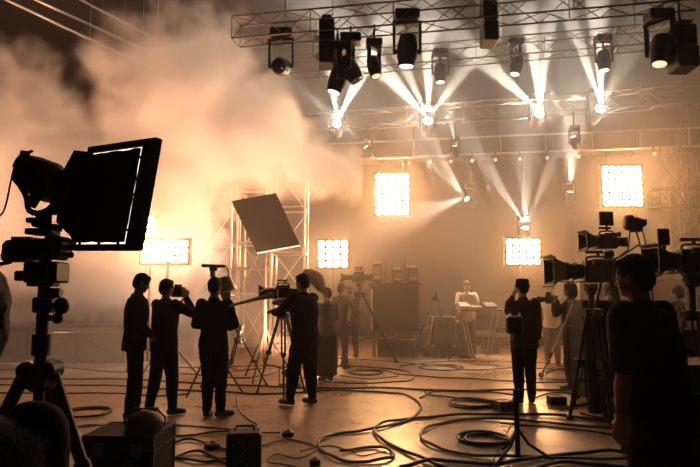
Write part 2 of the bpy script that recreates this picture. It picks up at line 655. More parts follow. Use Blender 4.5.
def blinder_panel(c, w, h, nx, nz, label, yaw=0.0, stand=None, hang=None, gain=1.0, group=None):
    """bank of round lamps in a steel frame, front towards -y"""
    base_z = 0.0 if stand is not None else c.z - h / 2
    root = empty('lamp_bank', (c.x, c.y, base_z), label, 'stage light', yaw, group)
    cz = c.z - base_z
    fr = MB()
    t = 0.03
    for sx in (-1, 1):
        fr.box((sx * (w / 2 + t), 0.04, cz), (t, 0.14, h + 3 * t))
    for sz in (-1, 1):
        fr.box((0, 0.04, cz + sz * (h / 2 + t)), (w + 3 * t, 0.14, t))
    fr.build('lamp_frame', 'black_metal', root)
    MB().box((0, 0.12, cz), (w, 0.02, h)).build('back_panel', 'black_metal', root)
    px, pz = w / nx, h / nz
    r = min(px, pz) * 0.485 / 1.08
    m = MATS['bulb_left' if gain < 1 else 'bulb_warm']
    can = None
    for i in range(nx):
        for j in range(nz):
            x = -w / 2 + px * (i + .5)
            z = -h / 2 + pz * (j + .5) + cz
            if can is None:
                can = MB().lathe((0, 0.10, 0), (0, -1, 0), [(0, r * .5), (0.05, r * 1.02), (0.11, r * 1.08), (0.112, r * 1.0)], 12).build('lamp_can', 'dark_steel', root)
                lens = MB().lathe((0, -0.012, 0), (0, -1, 0), [(0, r * 1.06), (0.012, r * .8), (0.018, r * .1)], 10).build('lamp_lens', m, can)
                can.location = (x, 0, z)
            else:
                c2 = can.copy()
                COL.objects.link(c2)
                c2.location = (x, 0, z)
                l2 = lens.copy()
                COL.objects.link(l2)
                l2.parent = c2
    if stand is not None:
        st = MB()
        st.cyl((0, 0.2, 0.9), (0, 0.2, cz), 0.025)
        st.cyl((0, 0.2, 0.25), (0, 0.2, 1.0), 0.035)
        st.box((0, 0.16, cz), (0.08, 0.1, h * .8))
        st.build('stand_pole', 'dark_steel', root)
        for k in range(3):
            a = 2 * PI * k / 3 + 0.5
            MB().cyl((0, 0.2, 0.75), (0.6 * math.cos(a), 0.2 + 0.6 * math.sin(a), 0.02), 0.02).build('leg', 'dark_steel', root)
    if hang is not None:
        st = MB()
        for sx in (-.35, .35):
            st.cyl((sx * w, 0.06, cz + h / 2), (sx * w, 0.06, cz + h / 2 + hang), 0.015)
        st.build('hanger_pipe', 'dark_steel', root)
    return root


def hung(px, py, h, dy=.25):
    """point seen at (px, py) below the gantry, and the drop from the top of a thing h high"""
    q = on_line(GA, GB, px)
    c = at(px, py, q.y + dy)
    return c, max(.1, q.z - (c.z + h / 2) + .02)


c_, d_ = hung(392, 194, 1.25)
blinder_panel(c_, 1.0, 1.25, 5, 6, 'tall white-hot lamp bank hung high at the middle of the back wall', hang=d_)
blinder_panel(at(333, 254, 17.0), .85, .76, 4, 4, 'small square lamp bank glowing low beside the tilted board', stand=1)
blinder_panel(at(523, 251.5, 16.0), .90, .68, 5, 4, 'low lamp bank on a stand above the person with raised hand', stand=1)
c_, d_ = hung(622, 186, 1.13)
blinder_panel(c_, 1.1, 1.13, 6, 6, 'large square lamp bank hung high above the cluster of cameras', hang=d_)
blinder_panel(at(165, 251.5, 10.9), .84, .40, 7, 3, 'wide lamp bank three rows deep behind the two men at the left', stand=1, gain=.3)
blinder_panel(at(148, 227, 11.3), .26, .42, 2, 3, 'small upright lamp bank peeking out beside the big square softbox', stand=1, gain=.3)


def moving_head(p, label, beams, aim=(0, -0.4, 1), up=False, scale=1.0, lens='lens_white', bw=1.0, col=WHITE, drop=0.0, group=None, reach=0.0):
    """stage spotlight hung by a clamp: base box, yoke, barrel, lens; p is the lens centre"""
    aim = Vector(aim).normalized()
    root = empty('stage_spotlight', p, label, 'stage light', 0, group)
    s = scale
    back = -aim * 0.32 * s
    c = back * 0.55
    hb = MB().lathe(back * 1.25, aim, [(0, .05 * s), (.03 * s, .10 * s), (.16 * s, .125 * s), (.28 * s, .125 * s), (.37 * s, .105 * s), (.405 * s, .10 * s)], 18)
    head = hb.build('lamp_head', 'black_metal', root, smooth='auto')
    MB().lathe(-aim * 0.004 * s, aim, [(0, .092 * s), (.012 * s, .08 * s), (.02 * s, .02 * s)], 16).build('lamp_lens', lens, head)
    side = aim.cross(Vector((0, 0, 1)))
    if side.length < .1:
        side = Vector((1, 0, 0))
    side.z = 0
    side.normalize()
    topz = 0.36 * s
    y = MB()
    for k in (-1, 1):
        y.cyl(c + side * k * .12 * s, c + side * k * .17 * s, .035 * s)
        y.box(c + side * k * .16 * s + Vector((0, 0, topz / 2)), (.03 * s, .07 * s, topz + .05 * s), (0, 0, math.atan2(side.y, side.x)))
    y.box(c + Vector((0, 0, topz)), (.36 * s, .09 * s, .035 * s), (0, 0, math.atan2(side.y, side.x)))
    y.build('yoke', 'black_metal', root)
    b = MB()
    b.box(c + Vector((0, 0, topz + .09 * s)), (.30 * s, .24 * s, .13 * s), (0, 0, 0), .02 * s)
    b.cyl(c + Vector((0, 0, topz + .12 * s)), c + Vector((0, 0, topz + .30 * s + drop)), .02 * s)
    b.ring(c + Vector((0, 0, topz + .30 * s + drop)), (1, 0, 0), .032 * s, .010, 14, 6)
    if not reach:
        tp_ = c + Vector((0, 0, topz + .30 * s + drop))
        b.cyl(tp_ - Vector((0, .2, 0)), tp_ + Vector((0, .2, 0)), .016)
    if reach:
        tp_ = c + Vector((0, 0, topz + .28 * s + drop))
        b.cyl(tp_ - Vector((0, .03, 0)), tp_ + Vector((0, reach, 0)), .02 * s)
    b.build('base_box', 'black_metal', root)
    for bdir, ang, e_ in beams:
        spot(root, aim * .10 + Vector(bdir).normalized() * 0.05, bdir, BEAM_W * e_ * bw, ang * 2.0, col, 0.75, 0.02)
    return root


def bdir(p, px, py, y):
    """beam direction: from lamp point p to the point seen at (px, py) at distance y"""
    return at(px, py, y) - p


def hung_head(a, b, px, py, dz, label, beams, dy=0.0, scale=1.0, **kw):
    q = on_line(a, b, px)
    p = at(px, py, q.y + dy)
    s = scale
    top = (q.z - dz) - p.z
    au = Vector(kw.get('aim', (0, -.4, 1))).normalized()
    drop = top + au.z * .176 * s - .66 * s
    kw['reach'] = -dy + .08 if dy < 0 else 0.0
    moving_head(p, label, [(at(x, y, q.y - nr) - p, an, e_) for x, y, nr, an, e_ in beams], scale=s, drop=max(-.2, drop), **kw)


def heads():
    hung_head(T3a, T3b, 539, 114, .2, 'stage spotlight on the rear truss throwing three wide white beams upward', [
        (455, 40, .7, 9, 1.2), (522, -30, 1.5, 8, 1.5), (553, -30, 1.5, 7, 1.5)], aim=(0, -1, .45), scale=1.2, dy=-.5)
    hung_head(T3a, T3b, 600, 109, .2, 'stage spotlight on the rear truss, rightmost of the bright upward ones', [
        (560, 0, 1.5, 6, 1.2), (592, -40, 1.5, 8, 1.6), (620, 70, .7, 16, .12)], aim=(.1, -1, .45), scale=1.2, dy=-.5)
    hung_head(T3a, T3b, 428, 121, .2, 'brightest stage spotlight, a white starburst in the middle of the truss', [
        (360, 50, 1.5, 10, 1.0), (428, -10, 1.5, 9, 1.4), (488, 40, .7, 9, .9), (390, 40, 1.5, 7, .8)], aim=(0, -1, .45), scale=1.25, dy=-.5)
    hung_head(T3a, T3b, 337, 124, .2, 'stage spotlight on the rear truss beside the smoke, beams fanning upward', [
        (325, 20, 1.5, 9, 1.0), (375, 50, 1.5, 10, 1.1)], aim=(0, -1, .45), scale=1.2, dy=-.5)
    hung_head(GA, GB, 525, 228, .05, 'stage spotlight low over the lamp bank with beams crossing upward in a V', [
        (460, 130, 1.2, 7, .4), (560, 150, 1.0, 6, .35), (524, 120, 1.2, 12, .2)], aim=(0, -.5, 1), dy=.2)
    hung_head(GA, GB, 467, 199, .05, 'stage spotlight hanging alone with faint beams spreading to upper left', [
        (405, 135, 1.2, 6, .3), (428, 135, 1.2, 6, .3), (395, 225, 1.2, 13, .07)], aim=(-.6, -.5, .3), lens='lens_white_dim', dy=.2)
    hung_head(GA, GB, 570, 192, .05, 'small stage spotlight above the cameras with one short faint beam', [
        (572, 140, .8, 13, .2)], aim=(0, -.4, 1), lens='lens_white_dim', dy=.2)
    hung_head(T3a, T3b, 573, 137, .2, 'stage spotlight sending a thin slanted beam up to the left', [
        (548, 88, .8, 5, .4)], aim=(-.4, -.4, .9), lens='lens_white_dim', scale=.8, dy=-.21)
    hung_head(T3a, T3b, 366, 147, .2, 'stage spotlight with a thin beam slanting up beside the smoke', [
        (340, 124, .6, 5, .4)], aim=(-.6, -.4, .7), lens='lens_white_dim', scale=.8, dy=-.21)
    hung_head(T3a, T3b, 455, 146, .2, 'smallest stage spotlight, a short pale beam rising beside the starburst', [
        (451, 128, .3, 9, .2)], aim=(-.1, -.4, .9), lens='lens_white_dim', scale=.7, dy=-.21)


heads()


def added_flood(p, aim, label, energy, ang=110):
    """open-face floodlight on a floor bracket, put in to light smoke and haze"""
    aim = Vector(aim).normalized()
    root = empty('added_floodlight', p, label, 'stage light')
    MB().lathe(-aim * .16, aim, [(0, .05), (.03, .12), (.10, .15), (.16, .17), (.162, .15)], 18).build('lamp_head', 'black_metal', root, smooth='auto')
    MB().lathe(aim * .003, aim, [(0, .145), (.008, .12), (.012, .02)], 16).build('lamp_lens', 'lens_amber', root)
    f = MB()
    for k in (-1, 1):
        f.box((k * .18, 0, -.12), (.015, .05, .30))
    f.box((0, 0, -.265), (.375, .16, .03))
    f.build('floor_bracket', 'dark_steel', root)
    spot(root, aim * .05, aim, energy, ang, TUNGSTEN, 0.9, 0.12)
    return root


added_flood(Vector((-8.8, 17.2, .285)), (.1, -1, .42), 'floodlight on the floor behind the left stage, put in to brighten the low haze', ADDED_FLOOD_W * 1.3)  # these four floods are assumed, added to brighten smoke and haze
added_flood(Vector((-5.6, 17.6, .285)), (0, -.35, 1), 'floodlight on the floor behind the scaffold tower, added to backlight the smoke', ADDED_FLOOD_W)
added_flood(Vector((-8.5, 8.8, .285)), (.30, .35, 1), 'floodlight on the floor outside the smoke, added to light it from the left', ADDED_FLOOD_W * 1.6, 100)
added_flood(Vector((-1.0, 10.2, .285)), (-.55, .25, 1), 'floodlight on the floor near the camera operator, put in to light the smoke', ADDED_FLOOD_W * 2, 90)


# ================================================================== TRUSSES, PIPES, SCAFFOLDS
def truss(p0, p1, s, label, group=None, r=0.014, material='dark_steel', bay=None, name='lighting_truss', hang=True):
    p0, p1 = Vector(p0), Vector(p1)
    root = empty(name, p0, label, 'truss', 0, group)
    d = p1 - p0
    L = d.length
    t = d.normalized()
    if abs(t.z) > .9:
        a = Vector((1, 0, 0))
        b = Vector((0, 1, 0))
    else:
        a = t.cross(Vector((0, 0, 1))).normalized()
        b = Vector((0, 0, 1))
    cor = [(a * i + b * j) * s / 2 for i, j in ((-1, -1), (1, -1), (1, 1), (-1, 1))]
    for c in cor:
        MB().cyl(c, d + c, r, n=8).build('chord', material, root)
    bay = bay or s * 1.15
    n = max(2, int(L / bay))
    lat = MB()
    for k in range(n):
        q0, q1 = d * (k / n), d * ((k + 1) / n)
        for m in range(4):
            c0, c1 = cor[m], cor[(m + 1) % 4]
            if k % 2:
                c0, c1 = c1, c0
            lat.cyl(q0 + c0, q1 + c1, r * .55, n=5)
            if k % 3 == 0:
                lat.cyl(q0 + c0, q0 + c1, r * .55, n=5)
    o = lat.build('lattice_bracing', material, root)
    if hang:
        for k in range(3):
            f = .12 + .38 * k
            q = d * f
            zt = ZC - p0.z - q.z
            MB().cyl(q + Vector((0, 0, s / 2)), (q.x, q.y, q.z + zt), 0.012, n=6).build('hanging_wire', 'dark_steel', root)
    return root


truss(T1a, T1b, .36, 'long lighting truss crossing the top of the hall, nearest of all', material='dark_steel')
truss(T2a, T2b, .38, 'middle lighting truss behind the nearest one, round lamps hang under it')
truss(T3a, T3b, .42, 'rear lighting truss holding the bright white upward beams')


# gantry walkway under the rear truss
def gantry():
    a, b = GA, GB
    root = empty('gantry', a, 'long walkway gantry with railing posts running above the lamp banks', 'gantry')
    d = b - a
    L = d.length
    back = Vector((0.03, .7, 0))
    MB().box(d / 2 + back / 2, (L, .7, .05), (0, 0, math.atan2(d.y, d.x))).build('walkway_deck', 'dark_steel', root)
    for z in (.0, .5):
        MB().cyl((0, 0, z), d + Vector((0, 0, z)), .03, n=8).build('rail', 'steel', root)
    MB().cyl(back, d + back, .03, n=8).build('rail', 'steel', root)
    n = 9
    for k in range(n + 1):
        q = d * (k / n)
        MB().cyl(q, q + Vector((0, 0, .5)), .022, n=8).build('rail_post', 'steel', root)
        if k % 2 == 0:
            MB().cyl(q + Vector((0, 0, .5)), q + Vector((0, 0, ZC - 5.5)), .014, n=6).build('hanging_rod', 'dark_steel', root)


gantry()
for px, words_ in ((410, 'leftmost of the row, beside the tall lamp bank'), (430, 'second in the row from the tall lamp bank'), (451, 'third in the row from the tall lamp bank'),
                   (472, 'middle of the row above the lone hanging spotlight'), (495, 'left of the V shaped beams'), (519, 'straight above the V shaped beams'),
                   (546, 'right of the V shaped beams'), (577, 'last of the row before the large square lamp bank'), (652, 'alone to the right of the large lamp bank')):
    q = on_line(GA, GB, px)
    root = empty('gantry_lamp', (q.x, q.y - .12, q.z - .06), 'small lamp clipped under the gantry, ' + words_, 'stage light', 0, 'small lamps clipped under the gantry')
    MB().lathe((0, 0.05, -.12), (-.3, -1, -.35), [(0, .025), (.05, .045), (.15, .055), (.17, .05)], 12).build('lamp_head', 'aluminium', root, smooth='auto')
    MB().lathe(Vector((0, 0.05, -.12)) + Vector((-.3, -1, -.35)).normalized() * .165, (-.3, -1, -.35), [(0, .046), (.008, .035), (.012, .01)], 10).build('lamp_lens', 'lens_amber', root)
    MB().box((0, .06, -.01), (.03, .05, .16)).box((0, .10, .06), (.05, .10, .03)).build('clamp', 'dark_steel', root)
    if px in (430, 451, 472, 495, 519):
        dn = Vector((at(467, 300, 14.4).x - q.x, 14.4 - q.y, 1.3 - q.z))
        spot(root, Vector((0, 0.05, -.12)) + dn.normalized() * .22, dn, 420.0, 34, (1.0, .72, .48), .8, .06)

# round lamps and fixtures on the two nearer trusses
def hang_on(a, b, px, py, sc, label, aim, lens='lens_white_dim', energy=None):
    q = on_line(a, b, px)
    q = Vector((q.x, q.y, q.z))
    if py < 70 and a is T1a: sc *= .92
    # lens centre: below the truss at the pixel height wanted
    z = at(px, py, q.y).z
    c = Vector((q.x, q.y, z))
    drop = (a.z - .17) - (z + (Vector(aim).normalized().z * -.176 + .66) * sc)
    return moving_head(c, label, [], aim=aim, scale=sc, lens=lens, drop=drop)


hang_on(T1a, T1b, 279, 66, 1.3, 'large dark stage lamp with round front hanging at the edge of the smoke', (-.1, -1, -.35), 'lens_glass')
hang_on(T1a, T1b, 334, 92, 1.15, 'dark stage lamp hanging low under the nearest truss, lit along its lower rim', (-.3, -.05, -1))
hang_on(T1a, T1b, 357, 80, 1.1, 'dark stage lamp pointing down right beside the lowest hanging one', (.6, -.1, -1), 'lens_glass')
hang_on(T1a, T1b, 406, 66, 1.35, 'dark barrel shaped stage lamp in the top middle with white lower rim', (-.05, .05, -1))
hang_on(T2a, T2b, 440, 82, 1.0, 'round stage lamp under the middle truss between two upward beams', (0, -.05, -1))
hang_on(T2a, T2b, 320, 56, .9, 'pale round stage lamp glimpsed behind the nearest truss', (.1, -1, -.2), 'lens_glass')
hang_on(T2a, T2b, 514, 74, 1.05, 'stage lamp with glowing front under the middle truss near the top beams', (-.2, -.05, -1), 'lens_white_dim')
hang_on(T2a, T2b, 603, 70, 1.0, 'stage lamp with bright lower rim right of the tallest beams', (0, -.02, -1), 'lens_white_dim')
hang_on(T1a, T1b, 656, 64, 1.25, 'dark stage lamp under the nearest truss at the right with amber strips', (-.2, -.15, -1), 'lens_amber')
hang_on(T1a, T1b, 376, 76, .85, 'small dark stage lamp with amber glimmer between two big ones', (.2, -.15, -1), 'lens_amber')


# black hanging speakers and banners
def hang_box(a, b, px, py0, py1, wpx, label, name='hanging_speaker'):
    q = on_line(a, b, px)
    y = q.y
    z0, z1 = at(px, py1, y).z, at(px, py0, y).z
    wd = wpx * y / FPX
    root = empty(name, (q.x, y, z0), label, 'speaker')
    n = max(2, int((z1 - z0) / .28))
    for k in range(n):
        h = (z1 - z0) / n
        MB().box((0, -.03 * abs(k - n / 2), h * (k + .5)), (wd, .34, h * .94), (R(6) * (k - n / 2) / n, 0, 0), .02).build('speaker_cabinet', 'black_plastic', root)
    st = MB()
    st.box((0, 0, z1 - z0 + .03), (wd * .6, .3, .05))
    st.cyl((0, 0, z1 - z0), (0, 0, a.z - z0 + .1), .018)
    st.build('hanging_bracket', 'dark_steel', root)
    return root


hang_box(T1a, T1b, 327, 22, 68, 16, 'tall black speaker stack hanging left of the barrel lamps')
hang_box(T1a, T1b, 488, 4, 46, 15, 'tall black speaker stack hanging beside the bright beams')
hang_box(T1a, T1b, 678, 28, 72, 22, 'broad black speaker stack hanging in the upper right corner')

# right hand truss tower and short truss
pR = on_floor(700, 345)
q = at(693, 200, 14.3)
truss((q.x, q.y, 0), (q.x, q.y, 5.9), .42, 'upright truss tower at the right edge of the set', name='truss_tower', hang=False)
q = at(673, 190, 15.5)
truss((q.x, q.y, 0), (q.x, q.y, 5.4), .36, 'slimmer upright truss tower right of the square lamp bank', name='truss_tower', hang=False)
a = hz_at(650, 3.75, 199)
b = Vector((9.0, a.y - .5, 3.75))
truss(a, b, .42, 'short level truss fixed low between the towers at the right', hang=False)

# pipes under the ceiling at the left
for k, (x0, y0, x1, y1, z, words_) in enumerate(((-40, -22, 240, 110, 8.2, 'lower of the two long slanting pipes at the top left'), (10, -12, 260, 103, 8.6, 'upper of the two long slanting pipes at the top left'),
                                                (70, -6, 150, 36, 8.9, 'short pipe above the smoke, right of the long slanting pipes'))):
    a, b = hz_at(x0, z, y0), hz_at(x1, z, y1)
    if b.y > Y1 - .4:
        f = (Y1 - .4 - a.y) / (b.y - a.y)
        b = a.lerp(b, f)
    root = empty('lighting_pipe', a, words_, 'pipe', 0, 'slanting pipes under the ceiling')
    MB().cyl((0, 0, 0), b - a, .035, n=10).build('pipe', 'steel', root)
    for f in (.1, .37, .64, .9):
        p = (b - a) * f
        MB().cyl(p, (p.x, p.y, ZC - a.z), .014, n=6).build('hanging_rod', 'steel', root)


# ---- scaffold towers
def scaffold(px0, px1, y, h, levels, label, depth=1.1, rz=0.0, braces=True):
    a, b = at(px0, 291, y), at(px1, 291, y)
    w_ = b.x - a.x
    root = empty('scaffold_tower', ((a.x + b.x) / 2, y, 0), label, 'scaffold', rz, 'scaffold towers in the smoke')
    for sx in (-1, 1):
        for sy in (0, 1):
            MB().cyl((sx * w_ / 2, sy * depth, 0.02), (sx * w_ / 2, sy * depth, h), .03, n=8).box((sx * w_ / 2, sy * depth, .01), (.14, .14, .02)).build('upright', 'aluminium', root)
    for k in range(levels + 1):
        z = .25 + (h - .35) * k / levels
        lg = MB()
        for sy in (0, 1):
            lg.cyl((-w_ / 2, sy * depth, z), (w_ / 2, sy * depth, z), .022, n=6)
        for sx in (-1, 1):
            lg.cyl((sx * w_ / 2, 0, z), (sx * w_ / 2, depth, z), .022, n=6)
        lg.build('ledger_frame', 'aluminium', root)
    if braces:
        for k in range(levels):
            z0 = .25 + (h - .35) * k / levels
            z1 = .25 + (h - .35) * (k + 1) / levels
            s_ = 1 if k % 2 else -1
            MB().cyl((-s_ * w_ / 2, 0, z0), (s_ * w_ / 2, 0, z1), .018, n=6).build('diagonal_brace', 'aluminium', root)
            MB().cyl((s_ * w_ / 2, depth, z0), (-s_ * w_ / 2, depth, z1), .018, n=6).build('diagonal_brace', 'aluminium', root)
    MB().box((0, depth / 2, h * .52), (w_ * .96, depth * .9, .05)).build('plank_deck', 'pale_wood', root)
    return root


scaffold(196, 230, 14.2, 4.0, 3, 'scaffold tower left of the tilted grey board, rising into smoke')
scaffold(236, 265, 14.6, 4.1, 3, 'scaffold tower directly behind the tilted grey board')
scaffold(270, 304, 14.8, 4.9, 4, 'tallest scaffold tower, right of the tilted board', rz=0)
scaffold(96, 128, 16.5, 3.6, 3, 'far scaffold tower above the stage edge behind the big softbox')

# long slanted braces in front of the scaffold
a, b = at(205, 330, 13.4), at(262, 283, 13.9)


# ---- low stage at the left with its gear
def stage():
    y = 13.2
    xa, xb = -12.4, at(128, 300, y).x
    ztop = .78
    root = empty('stage_platform', ((xa + xb) / 2, y, 0), 'low wide stage platform along the left side under the smoke', 'stage')
    w_ = xb - xa
    MB().box((0, 1.4, ztop - .05), (w_, 2.8, .10), bev=.01).build('deck', 'plywood_black', root)
    MB().box((0, .10, ztop / 2 - .05), (w_ - .1, .03, ztop - .12)).build('front_panel', 'board_grey', root)
    n = 7
    for k in range(n + 1):
        x = -w_ / 2 + .05 + (w_ - .1) * k / n
        MB().cyl((x, .03, .0), (x, .03, ztop - .1), .03, n=8).build('leg', 'dark_steel', root)
        if k < n:
            x2 = x + (w_ - .1) / n
            sg = k % 2
            MB().cyl((x if sg else x2, .02, .06), (x2 if sg else x, .02, ztop - .14), .018, n=6).build('diagonal_brace', 'dark_steel', root)
    return xa, xb, y, ztop


SXA, SXB, SY, SZ = stage()


def flight_case(loc, s, label, rz=0.0, wheels=False, name='flight_case', material='case_laminate', group=None, latch=True):
    """road case: box, aluminium edge strips, latches, handles, castors; loc = floor centre"""
    root = empty(name, loc, label, 'case', rz, group)
    w_, d_, h_ = s
    z0 = .11 if wheels else 0.0
    MB().box((0, 0, z0 + h_ * .36), (w_, d_, h_ * .72 - .004), bev=.008).build('case_body', material, root)
    MB().box((0, 0, z0 + h_ * .86), (w_, d_, h_ * .28 - .004), bev=.008).build('case_lid', material, root)
    ed = MB()
    t = .022
    for sx in (-1, 1):
        for sy in (-1, 1):
            ed.box((sx * w_ / 2, sy * d_ / 2, z0 + h_ / 2), (t, t, h_))
    for z in (z0 + .01, z0 + h_ - .005, z0 + h_ * .72):
        for sy in (-1, 1):
            ed.box((0, sy * d_ / 2, z), (w_, t, t * .9))
        for sx in (-1, 1):
            ed.box((sx * w_ / 2, 0, z), (t, d_, t * .9))
    ed.build('edge_strip', 'black_metal' if material == 'plywood_black' else 'dark_steel', root)
    if latch:
        for sx in (-.28, .28):
            MB().box((sx * w_, -d_ / 2 - .008, z0 + h_ * .72), (.09, .02, .10), bev=.005).build('latch', 'dark_steel', root)
        MB().tube(catmull([(-.07, -d_ / 2 - .005, z0 + h_ * .45), (-.06, -d_ / 2 - .035, z0 + h_ * .45), (.06, -d_ / 2 - .035, z0 + h_ * .45), (.07, -d_ / 2 - .005, z0 + h_ * .45)], 4), .008, 6).build('handle', 'dark_steel', root)
    if wheels:
        for sx in (-1, 1):
            for sy in (-1, 1):
                c = Vector((sx * (w_ / 2 - .08), sy * (d_ / 2 - .08), .05))
                MB().cyl(c - Vector((.02, 0, 0)), c + Vector((.02, 0, 0)), .05, n=14).box(c + Vector((0, 0, .05)), (.06, .05, .03)).build('castor_wheel', 'black_plastic', root)
    return root


for px, py0, wpx, y, lab in ((66, 288, 20, 14.6, 'dark road case on the left stage just right of the tripod column'), (88, 284, 14, 14.4, 'taller road case on the left stage below the softbox'),
                             (112, 290, 22, 14.7, 'low wide road case on the left stage beside the men'), (24, 292, 26, 14.8, 'road case at the far left end of the stage')):
    p = at(px, py0, y)
    h_ = max(.25, p.z - SZ)
    flight_case((p.x, y, SZ), (wpx * y / FPX, .5, h_), lab, latch=False)


# ================================================================== PEOPLE
def to_mesh_object(mb, name, material, parent=None, voxel=0.012, smooth=3, folds=0.0, fscale=0.12, seed=0):
    """melt the shapes of mb into one continuous skin"""
    me = bpy.data.meshes.new(name)
    me.from_pydata([tuple(p) for p in mb.v], [], mb.f)
    me.update()
    tmp = bpy.data.objects.new('tmp_' + name, me)
    COL.objects.link(tmp)
    r = tmp.modifiers.new('r', 'REMESH')
    r.mode = 'VOXEL'
    r.voxel_size = voxel
    if smooth:
        s = tmp.modifiers.new('s', 'SMOOTH')
        s.iterations = smooth
        s.factor = .5
    if folds:
        tx = bpy.data.textures.new('folds', 'CLOUDS')
        tx.noise_scale = fscale
        tx.noise_depth = 1
        d = tmp.modifiers.new('d', 'DISPLACE')
        d.texture = tx
        d.strength = folds
        d.mid_level = .5
    dg = bpy.context.evaluated_depsgraph_get()
    ev = tmp.evaluated_get(dg)
    m2 = bpy.data.meshes.new_from_object(ev)
    m2.name = name
    bpy.data.objects.remove(tmp)
    m2.materials.clear()
    m2.materials.append(MATS[material])
    for p in m2.polygons:
        p.use_smooth = True
    o = bpy.data.objects.new(name, m2)
    COL.objects.link(o)
    if parent is not None:
        o.parent = parent
    return o


def ik(a, b, l1, l2, hint):
    """middle joint between a and b; returns joint and reachable end"""
    a, b, hint = Vector(a), Vector(b), Vector(hint)
    d = b - a
    L = d.length
    mx = (l1 + l2) * .998
    if L > mx:
        d = d * (mx / L)
        b = a + d
        L = mx
    t = d.normalized()
    h = hint - t * hint.dot(t)
    if h.length < 1e-4:
        h = Vector((0, 1, 0)) - t * t.y
    h.normalize()
    x = (l1 * l1 - l2 * l2 + L * L) / (2 * L)
    y = math.sqrt(max(0, l1 * l1 - x * x))
    return a + t * x + h * y, b


def loft(mb, secs, n=20):
    """secs: (centre, half width x, half depth y, twist)"""
    vv, ff = [], []
    for (c, rx, ry, tw) in secs:
        for k in range(n):
            a = 2 * PI * k / n
            x, y = math.copysign(abs(math.cos(a)) ** .85, math.cos(a)) * rx, math.copysign(abs(math.sin(a)) ** .85, math.sin(a)) * ry
            vv.append(Vector(c) + Vector((x * math.cos(tw) - y * math.sin(tw), x * math.sin(tw) + y * math.cos(tw), 0)))
    for i in range(len(secs) - 1):
        for k in range(n):
            ff.append((i * n + k, i * n + (k + 1) % n, (i + 1) * n + (k + 1) % n, (i + 1) * n + k))
    ff += [list(range(n))[::-1], list(range((len(secs) - 1) * n, len(secs) * n))]
    mb.add(vv, ff)


def limb(mb, pts, rads, n=12):
    """tapering limb through joints, rounded at both ends"""
    P, Q = [], []
    for i in range(len(pts) - 1):
        a, b = Vector(pts[i]), Vector(pts[i + 1])
        for k in range(5):
            t = k / 5
            P.append(a.lerp(b, t))
            Q.append(rads[i] * (1 - t) + rads[i + 1] * t)
    P.append(Vector(pts[-1]))
    Q.append(rads[-1])
    mb.tube(P, Q, n)
    for i in range(len(pts)):
        mb.ell(pts[i], (rads[i],) * 3, nu=10, nv=7)


def hand(mb, wrist, d, nrm, side, curl=0.5, s=1.0):
    """palm, four fingers of different lengths, thumb from the side; nrm = way the palm faces"""
    d = Vector(d).normalized()
    nrm = Vector(nrm)
    nrm = (nrm - d * nrm.dot(d)).normalized()
    across = d.cross(nrm) * side      # towards the thumb
    M = Matrix((across, d, -nrm)).transposed().to_4x4()
    M.translation = Vector(wrist)
    mb.ell((0, .045 * s, 0), (.040 * s, .055 * s, .017 * s), nu=12, nv=8, M=M)
    mb.ell((-.002, .075 * s, 0), (.042 * s, .026 * s, .014 * s), nu=12, nv=8, M=M)
    lens_ = (.040, .045, .042, .033)
    for i in range(4):
        x = (.030 - .0205 * i) * s
        p = M @ Vector((x, .090 * s, 0))
        ang = 0
        pts = [M @ Vector((x * .8, .06 * s, 0)), p]
        dirv = Vector((x * 1.2, 1, 0)).normalized()
        for k, L in enumerate((1, .68, .5)):
            ang += curl * (.75, .95, .6)[k]
            v = Vector((dirv.x, math.cos(ang), -math.sin(ang))).normalized()
            v = M.to_3x3() @ v
            p = p + v * lens_[i] * L * s
            pts.append(p)
        mb.tube(pts, [.010 * s, .0098 * s, .009 * s, .008 * s, .007 * s], 8)
        mb.ell(pts[-1], (.007 * s,) * 3, nu=8, nv=6)
    pts = [M @ Vector((.020 * s, .020 * s, 0)), M @ Vector((.045 * s, .048 * s, -.010 * s)), M @ Vector((.058 * s, .078 * s, -.022 * s - .012 * curl)), M @ Vector((.056 * s, .100 * s, -.034 * s - .02 * curl))]
    mb.tube(pts, [.014 * s, .012 * s, .010 * s, .008 * s], 8)
    mb.ell(pts[-1], (.008 * s,) * 3, nu=8, nv=6)


